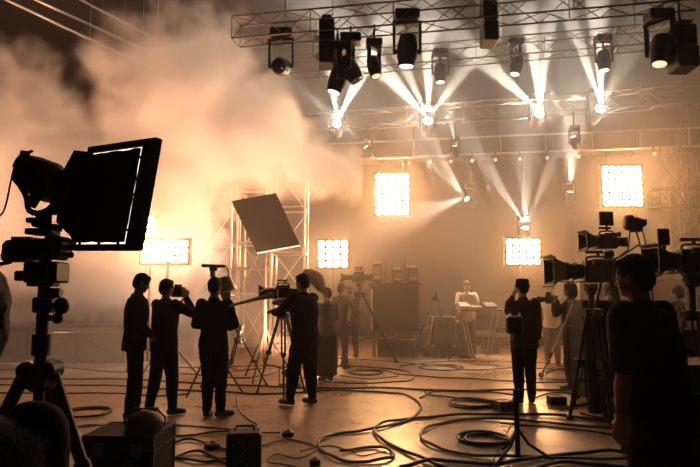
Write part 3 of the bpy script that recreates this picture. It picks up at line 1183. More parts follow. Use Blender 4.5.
def person(loc, rz, label, H=1.76, build=1.0, lean=(0, 0), hip=(0, 0, 0), arms=None, feet=None, head=(0, 0, 0), hair='short', top='dark_cloth', legs='black_cloth',
           sleeves='long', haircol='hair', voxel=.012, skirt=False, toe=(0, 0), group=None, coat=0.0, knee=None, twist=0.0, hat=None):
    """figure facing its own +y; arms = ((wrist, elbow hint, hand dir, palm normal, curl) right, left)"""
    S = H / 1.76
    W = build
    V = Vector
    hipc = V((hip[0], hip[1], .94 + hip[2])) * S
    up = V((lean[0], lean[1], 1)).normalized()
    waist = hipc + up * .13 * S
    chest = hipc + up * .34 * S
    shc = hipc + up * .50 * S
    neck = hipc + up * .555 * S + V((0, -.005, 0))
    tw = twist
    rx = V((math.cos(tw), math.sin(tw), 0))
    hx = V((1, 0, 0))
    sw = .172 * S * (W * .5 + .5)
    sh = [shc + rx * sw * k - up * .01 * S for k in (1, -1)]
    hj = [hipc + hx * .088 * S * k - V((0, 0, .03)) for k in (1, -1)]
    if feet is None:
        feet = ((.11, 0), (-.11, 0))
    ank = [V((f[0], f[1], (f[2] if len(f) > 2 else 0) + .085)) * S for f in feet]
    kn = []
    for i in (0, 1):
        hint = V((0, 1, 0)) if knee is None else V(knee[i])
        k_, e_ = ik(hj[i], ank[i], .412 * S, .416 * S, hint)
        kn.append(k_)
        ank[i] = e_
    if arms is None:
        arms = (((.26, .03, .86), (0.3, -1, 0), (0, .1, -1), (-1, 0, 0), .5), ((-.26, .03, .86), (-0.3, -1, 0), (0, .1, -1), (1, 0, 0), .5))
    el, wr = [], []
    for i in (0, 1):
        e_, w_ = ik(sh[i], V(arms[i][0]) * S, .285 * S, .255 * S, arms[i][1])
        el.append(e_)
        wr.append(w_)
    # head frame
    yaw, pitch, roll = [R(a) for a in head]
    HM = Matrix.Translation(neck + up * .05 * S) @ Euler((pitch, roll, yaw), 'XYZ').to_matrix().to_4x4() @ Matrix.Scale(S, 4)
    hc = (0, .018, .105)
    # ---------------- body, one continuous skin
    b = MB()
    loft(b, [(hipc - up * .10 * S, .145 * S * W, .105 * S * W, 0), (hipc, .158 * S * W, .112 * S * W, 0), (waist, .135 * S * W, .098 * S * W, tw * .4), (chest, .160 * S * W, .115 * S * W, tw * .8),
             (shc, .165 * S * W, .090 * S * W, tw), (neck - up * .01, .062 * S, .060 * S, tw)])
    limb(b, [neck - up * .06 * S, HM @ V((0, .005, .06))], [.060 * S, .056 * S])
    b.ell((0, .0, .125), (.076, .095, .105), nu=18, nv=14, M=HM)
    b.ell((0, .035, .070), (.058, .060, .072), nu=16, nv=12, M=HM)
    b.ell((0, .078, .028), (.026, .020, .018), nu=10, nv=8, M=HM)
    b.ell((0, .100, .088), (.012, .020, .024), (R(-18), 0, 0), nu=10, nv=8, M=HM)
    b.ell((0, .088, .116), (.050, .012, .012), nu=10, nv=8, M=HM)
    b.ell((0, .089, .052), (.024, .011, .006), nu=10, nv=6, M=HM)
    b.ell((0, .088, .042), (.020, .010, .006), nu=10, nv=6, M=HM)
    for k in (-1, 1):
        b.ell((k * .079, .0, .092), (.010, .020, .032), (0, 0, k * R(-20)), nu=10, nv=8, M=HM)
        b.ell((k * .034, .072, .072), (.020, .018, .020), nu=8, nv=6, M=HM)
    for i in (0, 1):
        sd = (1, -1)[i]
        limb(b, [sh[i], sh[i].lerp(el[i], .45), el[i], el[i].lerp(wr[i], .3), wr[i]], [.056 * S * W, .050 * S * W, .038 * S, .042 * S * W, .026 * S])
        hand(b, wr[i], arms[i][2], arms[i][3], sd, arms[i][4], S)
        limb(b, [hj[i], hj[i].lerp(kn[i], .4), kn[i], kn[i].lerp(ank[i], .3), ank[i]], [.088 * S * W, .080 * S * W, .056 * S, .058 * S * W, .036 * S])
        f = V((math.sin(R(-toe[i])), math.cos(R(-toe[i])), 0))
        limb(b, [ank[i] - f * .02 * S - V((0, 0, .03 * S)), ank[i] + f * .13 * S - V((0, 0, .055 * S))], [.036 * S, .026 * S])
    body = to_mesh_object(b, 'person', 'skin', None, voxel=min(voxel, .009), smooth=2)
    body.location = V(loc)
    body.rotation_euler = (0, 0, rz)
    tag(body, label, 'person', group)
    # eyes
    if voxel < .0115:
        for k in (-1, 1):
            MB().ell((k * .034, .082, .098), (.013, .010, .009), nu=10, nv=8, M=HM).build('eye', 'white_cloth', body, smooth=True)
    # ---------------- top
    g = .016
    t = MB()
    zb = -.13 - coat
    loft(t, [(hipc + up * zb * S, (.165 + coat * .12) * S * W + g, (.120 + coat * .12) * S * W + g, 0), (hipc, .166 * S * W + g, .120 * S * W + g, 0), (waist, .150 * S * W + g, .112 * S * W + g, tw * .4), (chest, .170 * S * W + g, .125 * S * W + g, tw * .8),
             (shc, .172 * S * W + g, .096 * S * W + g, tw), (neck - up * .015, .072 * S, .070 * S, tw), (neck + up * .02, .066 * S, .066 * S, tw)])
    for i in (0, 1):
        if sleeves == 'long':
            e2 = el[i].lerp(wr[i], .93)
            limb(t, [sh[i], sh[i].lerp(el[i], .5), el[i], el[i].lerp(wr[i], .4), e2], [.072 * S * W, .066 * S * W, .056 * S * W, .052 * S * W, .040 * S])
        else:
            e2 = sh[i].lerp(el[i], .82)
            limb(t, [sh[i], sh[i].lerp(el[i], .4), e2], [.074 * S * W, .070 * S * W, .066 * S * W])
    to_mesh_object(t, 'shirt' if sleeves == 'short' else 'jacket', top, body, voxel=voxel, smooth=3, folds=.022, fscale=.13)
    # ---------------- legs
    if skirt:
        t = MB()
        mid = (ank[0] + ank[1]) / 2
        loft(t, [(V((mid.x, mid.y, .10)), .20 * S, .17 * S, 0), (V((mid.x, mid.y, .5)).lerp(hipc, .2), .195 * S, .16 * S, 0), (hipc - up * .08, .175 * S, .135 * S, 0), (hipc + up * .05, .150 * S, .112 * S, 0)])
        to_mesh_object(t, 'skirt', legs, body, voxel=voxel, smooth=3, folds=.03, fscale=.16)
    else:
        t = MB()
        loft(t, [(hipc - up * .11 * S, .155 * S * W, .118 * S * W, 0), (hipc + up * .02, .166 * S * W + .006, .120 * S * W + .006, 0), (hipc + up * .07 * S, .150 * S * W + .006, .112 * S * W + .006, 0)])
        for i in (0, 1):
            a2 = ank[i].lerp(kn[i], .04)
            limb(t, [hj[i], hj[i].lerp(kn[i], .4), kn[i], kn[i].lerp(ank[i], .35), a2], [.103 * S * W, .097 * S * W, .078 * S * W, .074 * S * W, .062 * S])
        to_mesh_object(t, 'trousers', legs, body, voxel=voxel, smooth=3, folds=.022, fscale=.12)
    for i in (0, 1):
        f = V((math.sin(R(-toe[i])), math.cos(R(-toe[i])), 0))
        t = MB()
        a_ = ank[i]
        zf = a_.z - .085 * S
        limb(t, [a_ - f * .005 + V((0, 0, .03)), V((a_.x, a_.y, zf + .05)) - f * .02], [.050 * S, .044 * S])
        limb(t, [V((a_.x, a_.y, zf + .045 * S)) - f * .035 * S, V((a_.x, a_.y, zf + .045 * S)) + f * .06 * S, V((a_.x, a_.y, zf + .038 * S)) + f * .15 * S], [.042 * S, .046 * S, .036 * S])
        o = to_mesh_object(t, 'shoe', 'shoe_leather', body, voxel=max(.008, voxel * .8), smooth=2)
        for v in o.data.vertices:
            if v.co.z < zf + .004:
                v.co.z = zf + .004
    # ---------------- hair
    t = MB()
    if hair == 'short':
        t.ell((0, -.010, .140), (.086, .100, .100), nu=18, nv=12, M=HM)
        t.ell((0, -.045, .095), (.076, .062, .080), nu=16, nv=12, M=HM)
        t.ell((0, .045, .195), (.062, .050, .030), nu=14, nv=8, M=HM)
    elif hair == 'long':
        t.ell((0, -.010, .140), (.095, .108, .104), nu=18, nv=12, M=HM)
        t.ell((0, -.045, .070), (.094, .078, .110), nu=16, nv=12, M=HM)
        for k in (-1, 1):
            t.ell((k * .080, -.005, .060), (.026, .055, .100), nu=12, nv=10, M=HM)
        t.ell((0, .055, .185), (.068, .045, .030), nu=14, nv=8, M=HM)
    elif hair == 'curly':
        rr = rough_rand(int(loc[0] * 100) + 5)
        t.ell((0, -.015, .140), (.098, .112, .108), nu=18, nv=12, M=HM)
        t.ell((0, -.05, .08), (.092, .08, .095), nu=16, nv=12, M=HM)
        for _ in range(46):
            a, z = rr.uniform(0, 2 * PI), rr.uniform(-.05, 1)
            v = V((math.cos(a) * .095 * math.sqrt(max(0, 1 - z * z)), -.015 + math.sin(a) * .105 * math.sqrt(max(0, 1 - z * z)), .13 + z * .10))
            if v.y > .05 and v.z < .18:
                continue
            t.ell(v, (.026,) * 3, nu=8, nv=6, M=HM)
    elif hair == 'pony':
        t.ell((0, -.012, .140), (.087, .103, .102), nu=18, nv=12, M=HM)
        t.ell((0, -.05, .095), (.074, .058, .075), nu=16, nv=12, M=HM)
        t.tube([HM @ V(p) for p in ((0, -.10, .16), (0, -.15, .14), (0, -.165, .06), (0, -.15, -.03))], [.02, .034, .030, .01], 10)
    to_mesh_object(t, 'hair', haircol, body, voxel=max(.007, voxel * .7), smooth=1, folds=.008, fscale=.02)
    if hat == 'bucket':
        t = MB()
        t.lathe(HM @ V((0, -.005, .115)), HM.to_3x3() @ V((0, -.08, 1)), [(0, .112 * S), (.006, .112 * S), (.05, .100 * S), (.11, .092 * S), (.125, .070 * S), (.128, .02)], 24)
        t.build('hat', 'black_cloth', body, smooth='auto')
    elif hat == 'cap':
        t = MB()
        t.ell((0, -.008, .150), (.092, .106, .092), nu=18, nv=12, M=HM)
        t.ell((0, .105, .150), (.065, .07, .010), nu=16, nv=8, M=HM)
        t.build('cap', 'black_cloth', body, smooth=True)
    elif hat == 'headset':
        pts = [HM @ V((.088 * math.cos(a), 0, .10 + .125 * math.sin(a))) for a in [PI * k / 14 for k in range(15)]]
        hb = MB().tube(pts, .009, 8).build('headphones', 'black_plastic', body, smooth=True)
        for k in (-1, 1):
            MB().ell((k * .094, 0, .095), (.020, .036, .042), nu=14, nv=10, M=HM).build('ear_cup', 'black_plastic', hb, smooth=True)
    return body


def stand_at(px, py_feet):
    p = on_floor(px, py_feet)
    return p


# three men at the left and the camera operator
pA = stand_at(132, 417)
person(pA, R(-62), 'man in dark clothes seen from the side looking down, leftmost of the standing group', H=1.79, build=1.08, lean=(.0, .03),
       arms=(((.10, .20, .98), (.5, -1, -.2), (-1, .4, -.3), (0, -1, 0), .7), ((-.12, .19, 1.00), (-.5, -1, -.2), (1, .4, -.3), (0, -1, 0), .7)),
       feet=((.09, -.05), (-.09, .05)), head=(0, -24, 0), hair='short', top='dark_cloth', legs='black_cloth', voxel=.012)
pB = stand_at(162, 414)
pB2 = person(pB, R(-32), 'man holding a small camera up to his face, between two other standing men', H=1.71, build=1.1, lean=(0, .02),
       arms=(((.13, .25, 1.52), (.7, .0, -1), (-.1, .35, 1), (-1, .1, 0), .9), ((-.05, .27, 1.44), (-1, .1, -1), (.6, .4, .6), (0, .2, 1), .7)),
       feet=((.17, .02), (-.16, -.08)), head=(-6, -4, 0), hair='short', top='dark_cloth', legs='denim', toe=(-30, 10), voxel=.012)
pC = stand_at(212, 417)
person(pC, R(-8), 'man seen from behind with both elbows bent, beside the empty tripod', H=1.73, build=1.04, lean=(0, .0),
       arms=(((.13, .24, 1.10), (.9, -.4, -1.2), (-1, .5, .1), (0, 0, -1), .6), ((-.12, .24, 1.12), (-.9, -.4, -1.2), (1, .5, .1), (0, 0, -1), .6)),
       feet=((.10, .02), (-.07, .0)), head=(0, 0, 0), hair='short', top='black_cloth', legs='black_cloth', toe=(-60, 0), voxel=.012)
pD = stand_at(303, 405)
person(pD, R(52), 'camera operator in a dark jacket leaning to the viewfinder of a tripod camera', H=1.80, build=1.22, lean=(.0, .07), hip=(0, -.03, 0),
       arms=(((.06, .47, 1.36), (1, -.3, -1), (0, 1, .1), (-1, 0, -.2), .8), ((-.14, .45, 1.24), (-1, -.2, -1), (.1, 1, .2), (.6, 0, -1), .8)),
       feet=((.13, -.06), (-.15, .10)), head=(4, -8, 0), hair='short', top='black_cloth', legs='black_cloth', toe=(0, 12), voxel=.012)
# person with umbrella, in the haze
pU = stand_at(327, 381)
person(pU, R(30), 'person in a tan top and long dark skirt behind the camera operator, holding an umbrella', H=1.615, build=.92, lean=(0, .02),
       arms=(((.10, .30, 1.18), (1, -.5, -1), (-.2, 1, .5), (-1, 0, 0), 1.1), ((-.12, .34, 1.22), (-1, -.5, -1), (.2, 1, .6), (1, 0, 0), 1.1)),
       feet=((.08, 0), (-.08, 0)), head=(10, -4, 0), hair='short', haircol='brown_hair', top='grey_cloth', legs='black_cloth', skirt=True, sleeves='long', voxel=.015)
p6 = stand_at(339, 369)
person(p6, R(-35), 'hazy person beside the umbrella holder reaching one arm to the right', H=1.72, build=.95, lean=(0, .12),
       arms=(((.30, .38, 1.15), (1, -.4, -1), (.2, 1, -.2), (0, 0, -1), .5), ((-.10, .33, 1.05), (-1, -.5, -1), (.3, 1, 0), (0, 0, -1), .6)),
       feet=((.13, .05), (-.12, -.05)), head=(0, -15, 0), hair='short', haircol='brown_hair', top='grey_cloth', legs='grey_cloth', voxel=.015)
p7 = stand_at(351, 358)
person(p7, R(20), 'hazy person in dark trousers stooping behind the second tripod camera', H=1.74, build=1.0, lean=(0, .25), hip=(0, -.08, -.03),
       arms=(((.14, .45, 1.10), (1, -.4, -1), (0, 1, .2), (-1, 0, 0), .7), ((-.14, .45, 1.12), (-1, -.4, -1), (0, 1, .2), (1, 0, 0), .7)),
       feet=((.14, .0), (-.14, .02)), head=(0, -5, 0), hair='short', haircol='brown_hair', top='grey_cloth', legs='dark_cloth', voxel=.015)
# the performer at the table
pJ = at(467, 300, 14.6)
pJ.z = 0
person(pJ, R(176), 'performer in a white shirt leaning over the equipment table on the set', H=1.82, build=1.05, lean=(.02, .16), hip=(0, -.05, 0),
       arms=(((.25, .36, 1.00), (1, -.2, -.3), (-.1, 1, -.4), (0, 0, -1), .4), ((-.24, .36, 1.00), (-1, -.2, -.3), (.1, 1, -.4), (0, 0, -1), .4)),
       feet=((.12, 0), (-.12, 0)), head=(0, -18, 0), hair='short', haircol='brown_hair', top='white_cloth', legs='dark_cloth', sleeves='short', voxel=.013)
# person with raised hand
pE = stand_at(526, 403)
person(pE, R(6), 'person in a hat seen from behind raising the left hand to the face', H=1.72, build=1.10, lean=(.0, .02),
       arms=(((.26, .10, .90), (.6, -1, 0), (0, .1, -1), (-1, 0, 0), .5), ((-.10, .14, 1.53), (-.25, .3, -1), (.3, .1, 1), (1, .2, 0), .4)),
       feet=((.10, .02), (-.10, -.02)), head=(8, -4, 0), hair='short', top='brown_cloth', legs='black_cloth', toe=(-12, 8), voxel=.012, coat=.02, hat='bucket')
# woman with a camera
pF = stand_at(574, 390)
person(pF, R(64), 'woman with bobbed dark hair photographing toward the set, standing behind the cameras', H=1.69, build=1.16, lean=(.0, .01),
       arms=(((.10, .24, 1.46), (1, .0, -.9), (-.1, .5, 1), (-1, .2, 0), .9), ((-.08, .27, 1.42), (-1, .1, -1), (.3, .6, .8), (.6, .2, .6), .8)),
       feet=((.10, -.02), (-.10, .03)), head=(0, -2, 0), hair='long', top='brown_cloth', legs='brown_cloth', voxel=.012, coat=.03)
pG = at(551, 300, 13.0)
pG.z = 0
person(pG, R(150), 'pale distant person standing between the hatted person and the woman', H=1.70, top='white_cloth', legs='grey_cloth', haircol='brown_hair', voxel=.015,
       arms=(((.22, .20, 1.10), (1, -.4, -1), (-.3, 1, 0), (0, 0, -1), .5), ((-.2, .25, 1.15), (-1, -.4, -1), (.3, 1, 0), (0, 0, -1), .5)))
pH = at(610, 300, 9.8)
pH.z = 0
person(pH, R(60), 'man whose head shows above the tall black road case', H=1.68, top='dark_cloth', legs='black_cloth', voxel=.015, hair='curly')
pI = at(677, 300, 10.6)
pI.z = 0
person(pI, R(40), 'curly haired person at the right beyond the foreground man', H=1.64, top='brown_cloth', legs='black_cloth', hair='curly', voxel=.014,
       arms=(((.16, .28, 1.15), (1, -.4, -1), (-.2, 1, .2), (-1, 0, 0), .6), ((-.16, .28, 1.12), (-1, -.4, -1), (.2, 1, .2), (1, 0, 0), .6)))
# the two nearest figures
pN = at(650, 300, 3.4)
pN.z = 0
person(pN, R(34), 'large dark man in a short sleeved shirt nearest at the right, seen from behind', H=1.765, build=1.18, lean=(-.10, .10), hip=(.0, -.03, 0),
       arms=(((.25, .06, .86), (.5, -1, 0), (0, .1, -1), (-1, 0, 0), .5), ((-.24, .06, .84), (-.4, -1, 0), (0, .15, -1), (1, 0, 0), .5)),
       feet=((.16, .0), (-.10, .0)), head=(10, -12, 0), hair='short', top='black_cloth', legs='denim', sleeves='short', toe=(-10, 10), voxel=.010, coat=.02)
pK = at(-49, 300, 1.0)
pK.z = 0
person(pK, R(58), 'very close dark figure cut off by the left edge, head and shoulder only', H=1.615, build=.92, top='black_cloth', legs='black_cloth', voxel=.011)


# ================================================================== CAMERAS, STANDS, CASES
def tripod(loc, h, label, spread=.42, rz=0.0, r=.02, name='tripod', mat_='black_metal', col_h=.25, legs=3, group=None, pan=None, head=True):
    """camera tripod: h = height of the plate; legs are sub-divided tubes with clamps"""
    root = empty(name, loc, label, 'tripod', rz, group)
    hz_ = h - col_h
    for k in range(legs):
        a = 2 * PI * k / legs + R(30)
        u = Vector((math.cos(a), math.sin(a), 0))
        top, bot = u * .06 + Vector((0, 0, hz_)), u * spread + Vector((0, 0, .03))
        side = Vector((-u.y, u.x, 0)) * r * 1.3
        m = MB()
        mid = top.lerp(bot, .48)
        m.cyl(top + side, mid + side, r * .75, n=8).cyl(top - side, mid - side, r * .75, n=8)
        m.box(mid, (r * 4, r * 4, r * 3))
        m.cyl(mid, bot, r * .8, n=8)
        m.box(top, (r * 4.5, r * 4.5, r * 3))
        leg = m.build('leg', mat_, root)
        MB().ell(bot, (r * 1.7, r * 1.7, .03), nu=10, nv=6).build('rubber_foot', 'black_plastic', leg)
    sp = MB()
    for k in range(legs):
        a = 2 * PI * k / legs + R(30)
        sp.cyl((0, 0, hz_ * .34), (math.cos(a) * spread * .64, math.sin(a) * spread * .64, hz_ * .38), r * .45, n=6)
    sp.build('spreader', mat_, root)
    m = MB()
    m.cyl((0, 0, hz_ - .06), (0, 0, hz_ + .04), .06, .075, n=16)
    m.cyl((0, 0, hz_ + .03), (0, 0, h - .10), .035, n=14)
    m.build('centre_column', mat_, root)
    if head:
        m = MB()
        m.lathe((0, 0, h - .13), (0, 0, 1), [(0, .05), (.02, .06), (.05, .06), (.06, .045)], 16)
        m.cyl((-.065, 0, h - .05), (.065, 0, h - .05), .045, n=16)
        m.box((0, 0, h - .01), (.08, .16, .02))
        hd = m.build('fluid_head', mat_, root)
        if pan:
            MB().cyl((.05, -.03, h - .06), Vector(pan), .011, n=8).cyl(Vector((.05, -.03, h - .06)).lerp(Vector(pan), .75), Vector(pan), .018, n=8).build('pan_handle', mat_, hd)
    return root


def cinema_camera(loc, rz, label, s=1.0, lens_len=.34, hood=1.0, monitor=False, group=None, name='film_camera', tail=.0):
    """lens along local +y; loc = bottom of the body"""
    root = empty(name, loc, label, 'camera', rz, group)
    lr = 1 + (hood - 1) * .6
    b = MB()
    b.box((0, 0, .10 * s), (.13 * s, .30 * s, .17 * s * lr), bev=.015 * s)
    b.box((0, -.20 * s, .09 * s), (.11 * s, .12 * s, .14 * s), bev=.01 * s)
    b.box((.075 * s, .02 * s, .11 * s), (.03 * s, .16 * s, .10 * s), bev=.008 * s)
    b.box((0, .0, .0), (.09 * s, .26 * s, .03 * s))
    b.build('camera_body', 'black_plastic', root)
    MB().box((0, -.285 * s - tail / 2, .09 * s), (.10 * s, .06 * s + tail, .15 * s), bev=.01 * s).build('battery', 'black_plastic', root)
    L = lens_len * s
    y0 = .15 * s
    MB().lathe((0, y0, .10 * s), (0, 1, 0), [(0, .045 * s * lr), (L * .08, .060 * s * lr), (L * .30, .060 * s * lr), (L * .31, .068 * s * lr), (L * .42, .068 * s * lr), (L * .43, .058 * s * lr), (L * .62, .060 * s * lr), (L * .63, .070 * s * lr), (L * .80, .072 * s * lr), (L * .82, .062 * s * lr)], 20).build('lens', 'black_metal', root, smooth='auto')
    if hood:
        hd = MB()
        q = Vector((0, y0 + L * .80, .10 * s))
        vv = []
        for (yy, hw, hh) in ((0, .055, .048), (.17, .105, .085)):
            for sx, sz in ((-1, -1), (1, -1), (1, 1), (-1, 1)):
                vv.append(q + Vector((sx * hw * s * hood, yy * s, sz * hh * s * hood)))
        for (yy, hw, hh) in ((.17, .096, .077), (0.01, .048, .04)):
            for sx, sz in ((-1, -1), (1, -1), (1, 1), (-1, 1)):
                vv.append(q + Vector((sx * hw * s * hood, yy * s, sz * hh * s * hood)))
        ff = []
        for a in range(3):
            for k in range(4):
                ff.append((a * 4 + k, a * 4 + (k + 1) % 4, a * 4 + 4 + (k + 1) % 4, a * 4 + 4 + k))
        ff.append((12, 13, 14, 15))
        hd.add(vv, ff)
        hd.box(q + Vector((0, .165 * s, .092 * s * hood)), (.20 * s * hood, .07 * s, .012 * s), (R(25), 0, 0))
        hd.box(q + Vector((0, .165 * s, -.092 * s * hood)), (.20 * s * hood, .07 * s, .012 * s), (R(-25), 0, 0))
        hd.build('lens_hood', 'black_plastic', root)
        MB().lathe((0, y0 + L * .82, .10 * s), (0, 1, 0), [(0, .052 * s), (.004, .045 * s), (.009, .01 * s)], 16).build('front_glass', 'lens_glass', root)
    h = MB()
    h.tube(catmull([(0, .12 * s, .19 * s), (0, .11 * s, .25 * s), (0, .0, .265 * s), (0, -.10 * s, .25 * s), (0, -.11 * s, .19 * s)], 5), .013 * s, 8)
    h.build('top_handle', 'black_metal', root)
    v = MB()
    v.cyl((-.06 * s, .06 * s, .17 * s), (-.13 * s, .06 * s, .20 * s), .013 * s, n=8)
    v.cyl((-.13 * s, .09 * s, .20 * s), (-.13 * s, -.10 * s, .20 * s), .028 * s, n=12)
    v.lathe((-.13 * s, -.10 * s, .20 * s), (0, -1, 0), [(0, .025 * s), (.03 * s, .040 * s), (.05 * s, .042 * s)], 12)
    v.build('viewfinder', 'black_plastic', root)
    r_ = MB()
    for k in (-1, 1):
        r_.cyl((k * .035 * s, -.12 * s, -.02 * s), (k * .035 * s, y0 + L * .9, -.02 * s), .008 * s, n=8)
    r_.box((0, 0, -.02 * s), (.10 * s, .05 * s, .02 * s)).box((0, y0 + L * .5, -.01 * s), (.09 * s, .02 * s, .05 * s))
    r_.build('support_rods', 'dark_steel', root)
    MB().cyl((.10 * s, y0 + L * .33, .05 * s), (.14 * s, y0 + L * .33, .05 * s), .045 * s, n=18).cyl((.05 * s, y0 + L * .33, .05 * s), (.10 * s, y0 + L * .33, .05 * s), .015 * s).build('follow_focus', 'black_metal', root)
    m = MB()
    m.cyl((.02 * s, -.02 * s, .26 * s), (.02 * s, -.02 * s, .30 * s), .02 * s, n=10)
    m.box((.02 * s, .02 * s, .315 * s), (.035 * s, .20 * s, .035 * s), bev=.006)
    m.build('microphone', 'black_plastic', root)
    if monitor:
        w_, h_ = monitor
        mm = MB()
        mm.box((0, .0, .27 * s + .07 + h_ / 2), (.03, w_, h_), (0, 0, 0), .006)
        mm.box((0, .0, .27 * s + .04), (.02, .025, .10))
        mm.ell((0, .0, .27 * s + .045), (.022, .022, .022))
        sc_ = mm.build('monitor', 'black_plastic', root)
    return root


# ---- the big softbox on its stand, nearest at the left
def soft_box():
    base = Vector((at(44, 291, 3.5).x, 3.5, 0))
    tp = empty('light_stand', base, 'heavy black tripod stand with column in front of the stage at the left', 'stand')
    apex = at(46, 380, 3.5).z
    top = at(46, 255, 3.5).z
    for k, a in enumerate((R(-8), R(200), R(95))):
        u = Vector((math.cos(a), math.sin(a), 0))
        t0, t1 = u * .07 + Vector((0, 0, apex + .06)), u * .52 + Vector((0, 0, .03))
        m = MB()
        mid = t0.lerp(t1, .50)
        sd = Vector((-u.y, u.x, 0)) * .022
        m.cyl(t0, mid, .038, .034, n=12)
        m.cyl(mid, t1, .024, n=10)
        m.cyl(mid - (t1 - t0).normalized() * .05, mid + (t1 - t0).normalized() * .04, .045, n=12)
        m.cyl(t0 + sd * 2.2, t0 - sd * 2.2, .05, n=14)
        lg = m.build('leg', 'black_metal', tp, smooth='auto')
        MB().ell(t1, (.04, .04, .03), nu=10, nv=6).build('rubber_foot', 'black_plastic', lg)
    m = MB()
    m.lathe((0, 0, apex - .06), (0, 0, 1), [(0, .05), (.02, .075), (.14, .085), (.16, .05)], 20)
    m.cyl((0, 0, apex - .45), (0, 0, apex), .030, n=14)
    m.cyl((0, 0, apex), (0, 0, top), .034, n=16)
    m.cyl((0, 0, apex + .14), (0, 0, apex + .26), .052, n=16)
    m.build('column', 'black_metal', tp, smooth='auto')
    kn = MB()
    kn.cyl((.03, 0, at(0, 293, 3.5).z), (.10, 0, at(0, 293, 3.5).z), .028, n=12).ell((.105, 0, at(0, 306, 3.5).z), (.045, .04, .05))
    kn.cyl((.0, 0, at(0, 306, 3.5).z), (.08, 0, at(0, 306, 3.5).z), .02)
    kn.ell((.085, 0, at(0, 318, 3.5).z), (.032, .03, .035)).box((0.005, 0, at(0, 305, 3.5).z), (.11, .08, .09), bev=.01)
    kn.cyl((.0, 0, at(0, 318, 3.5).z), (.08, 0, at(0, 318, 3.5).z), .018)
    kn.build('lock_knob', 'black_metal', tp)
    MB().box((.085, -.03, apex - .015), (.07, .06, .05), (0, R(20), 0), .01).build('tape_tag', 'cream_paint', tp)
    # geared head and sliding plate on the column
    hd = empty('geared_head', base + Vector((0, 0, top)), 'black geared head and plate stacked between the stand column and the lamp', 'camera head')
    z = lambda py: at(0, py, 3.5).z - top
    x = lambda px: (px - 44) / FPX * 3.5
    m = MB()
    m.box((x(46), 0, (z(262) + z(283)) / 2), (x(64) - x(31), .18, z(262) - z(283)), bev=.012)
    m.box((x(28), 0, z(276)), (x(38) - x(20), .14, .06), bev=.01)
    m.box((x(43), 0, z(284)), (x(55) - x(29), .10, .03), bev=.006)
    m.cyl((x(49), 0, z(288)), (x(49), 0, z(298)), .06, n=16)
    m.box((x(57), .0, z(272)), (.05, .2, .09), bev=.01)
    m.build('gear_block', 'black_metal', hd)
    m = MB()
    m.box((x(35), 0, (z(238) + z(262)) / 2), (x(64) - x(10), .22, (z(238) - z(262)) * .82), (0, R(-3), 0), bev=.025)
    m.box((x(16), 0, z(256)), (x(26) - x(6), .16, .07), bev=.012)
    m.box((x(55), 0, z(248)), (x(66) - x(46), .20, .14), (0, R(8), 0), bev=.03)
    m.box((x(24), .0, z(240)), (x(36) - x(16), .12, .03))
    m.build('slide_plate', 'black_metal', hd)
    MB().cyl((x(12), -.02, z(262)), (x(-14), -.06, z(268)), .012, n=8).build('pan_handle', 'black_metal', hd)
    MB().cyl((x(60), 0, z(253)), (x(68), 0, z(255)), .012, n=8).ell((x(69), 0, z(255)), (.020, .020, .020)).build('round_knob', 'black_plastic', hd)
    m = MB()
    m.box((x(40), 0, z(232)), (x(55) - x(28), .12, .035), bev=.006).box((x(44), 0, z(226)), (x(58) - x(34), .10, .03), (0, R(6), 0), .006).box((x(33), 0, z(221)), (x(40) - x(27), .11, .03), bev=.006)
    m.cyl((x(42), 0, z(236)), (x(42), 0, z(212)), .035, n=14)
    m.cyl((x(30), -.06, z(231)), (x(56), .04, z(229)), .012)
    m.build('tilt_plate', 'black_metal', hd)
    # lamp body with yoke, then the box of cloth
    c = at(38, 180, 3.6)
    root = empty('studio_light', c, 'black studio lamp with a huge square softbox on the near left stand', 'studio light')
    V = Vector

    def P(px, py, y):
        return at(px, py, y) - c
    m = MB()
    A = P(20, 168, 3.62)
    B = P(58, 186, 3.60)
    dr = (B - A).normalized()
    m.lathe(A, dr, [(0, .06), (.03, .10), (.10, .115), ((B - A).length * .8, .125), ((B - A).length, .10)], 20)
    m.box((A + B) / 2 + V((-.01, .0, .06)), (.18, .18, .09), (0, R(25), 0), .015)
    m.box((A + B) / 2 + V((.03, -.02, -.07)), (.16, .16, .12), (0, R(35), 0), .015)
    body = m.build('lamp_body', 'black_metal', root, smooth='auto')
    m = MB()
    m.tube(catmull([P(18, 182, 3.5), P(26, 196, 3.5), P(29, 210, 3.5), P(40, 213, 3.5), P(52, 206, 3.5), P(56, 194, 3.5)], 4), .018, 8)
    m.cyl(P(30, 206, 3.55), P(41, 188, 3.55), .035, n=10)
    m.cyl(P(41, 213, 3.52), P(41, 222, 3.52), .03, n=12)
    m.cyl(P(52, 214, 3.5), P(67, 190, 3.5), .022, n=10)
    m.build('yoke', 'black_metal', root)
    m = MB()
    m.tube(catmull([P(13, 167, 3.5), P(18, 158, 3.5), P(26, 153, 3.5), P(33, 151, 3.5)], 4), .008, 6)
    m.tube(catmull([P(15, 170, 3.55), P(24, 160, 3.55), P(32, 150, 3.55)], 4), .007, 6)
    m.cyl(P(23, 160, 3.6), P(24, 151, 3.6), .02, n=10)

    m.build('knobs_and_lever', 'black_plastic', root)
    # softbox: back ring, four cloth sides, deep square rim
    fr = [P(88, 147, 3.55), P(156, 137, 3.28), P(136, 250, 3.28), P(69, 250, 3.55)]
    nrm = (fr[1] - fr[0]).cross(fr[3] - fr[0]).normalized()
    if nrm.y > 0:
        nrm = -nrm
    rim = .05
    mid = [p - nrm * rim for p in fr]
    ctr = sum(fr, V()) / 4
    bk = [B + (p - ctr) * .16 for p in mid]
    m = MB()
    vv = [V(p) for p in mid] + [V(p) for p in bk] + [p - (p - ctr).normalized() * .02 for p in mid] + [p - (p - B).normalized() * .02 for p in bk]
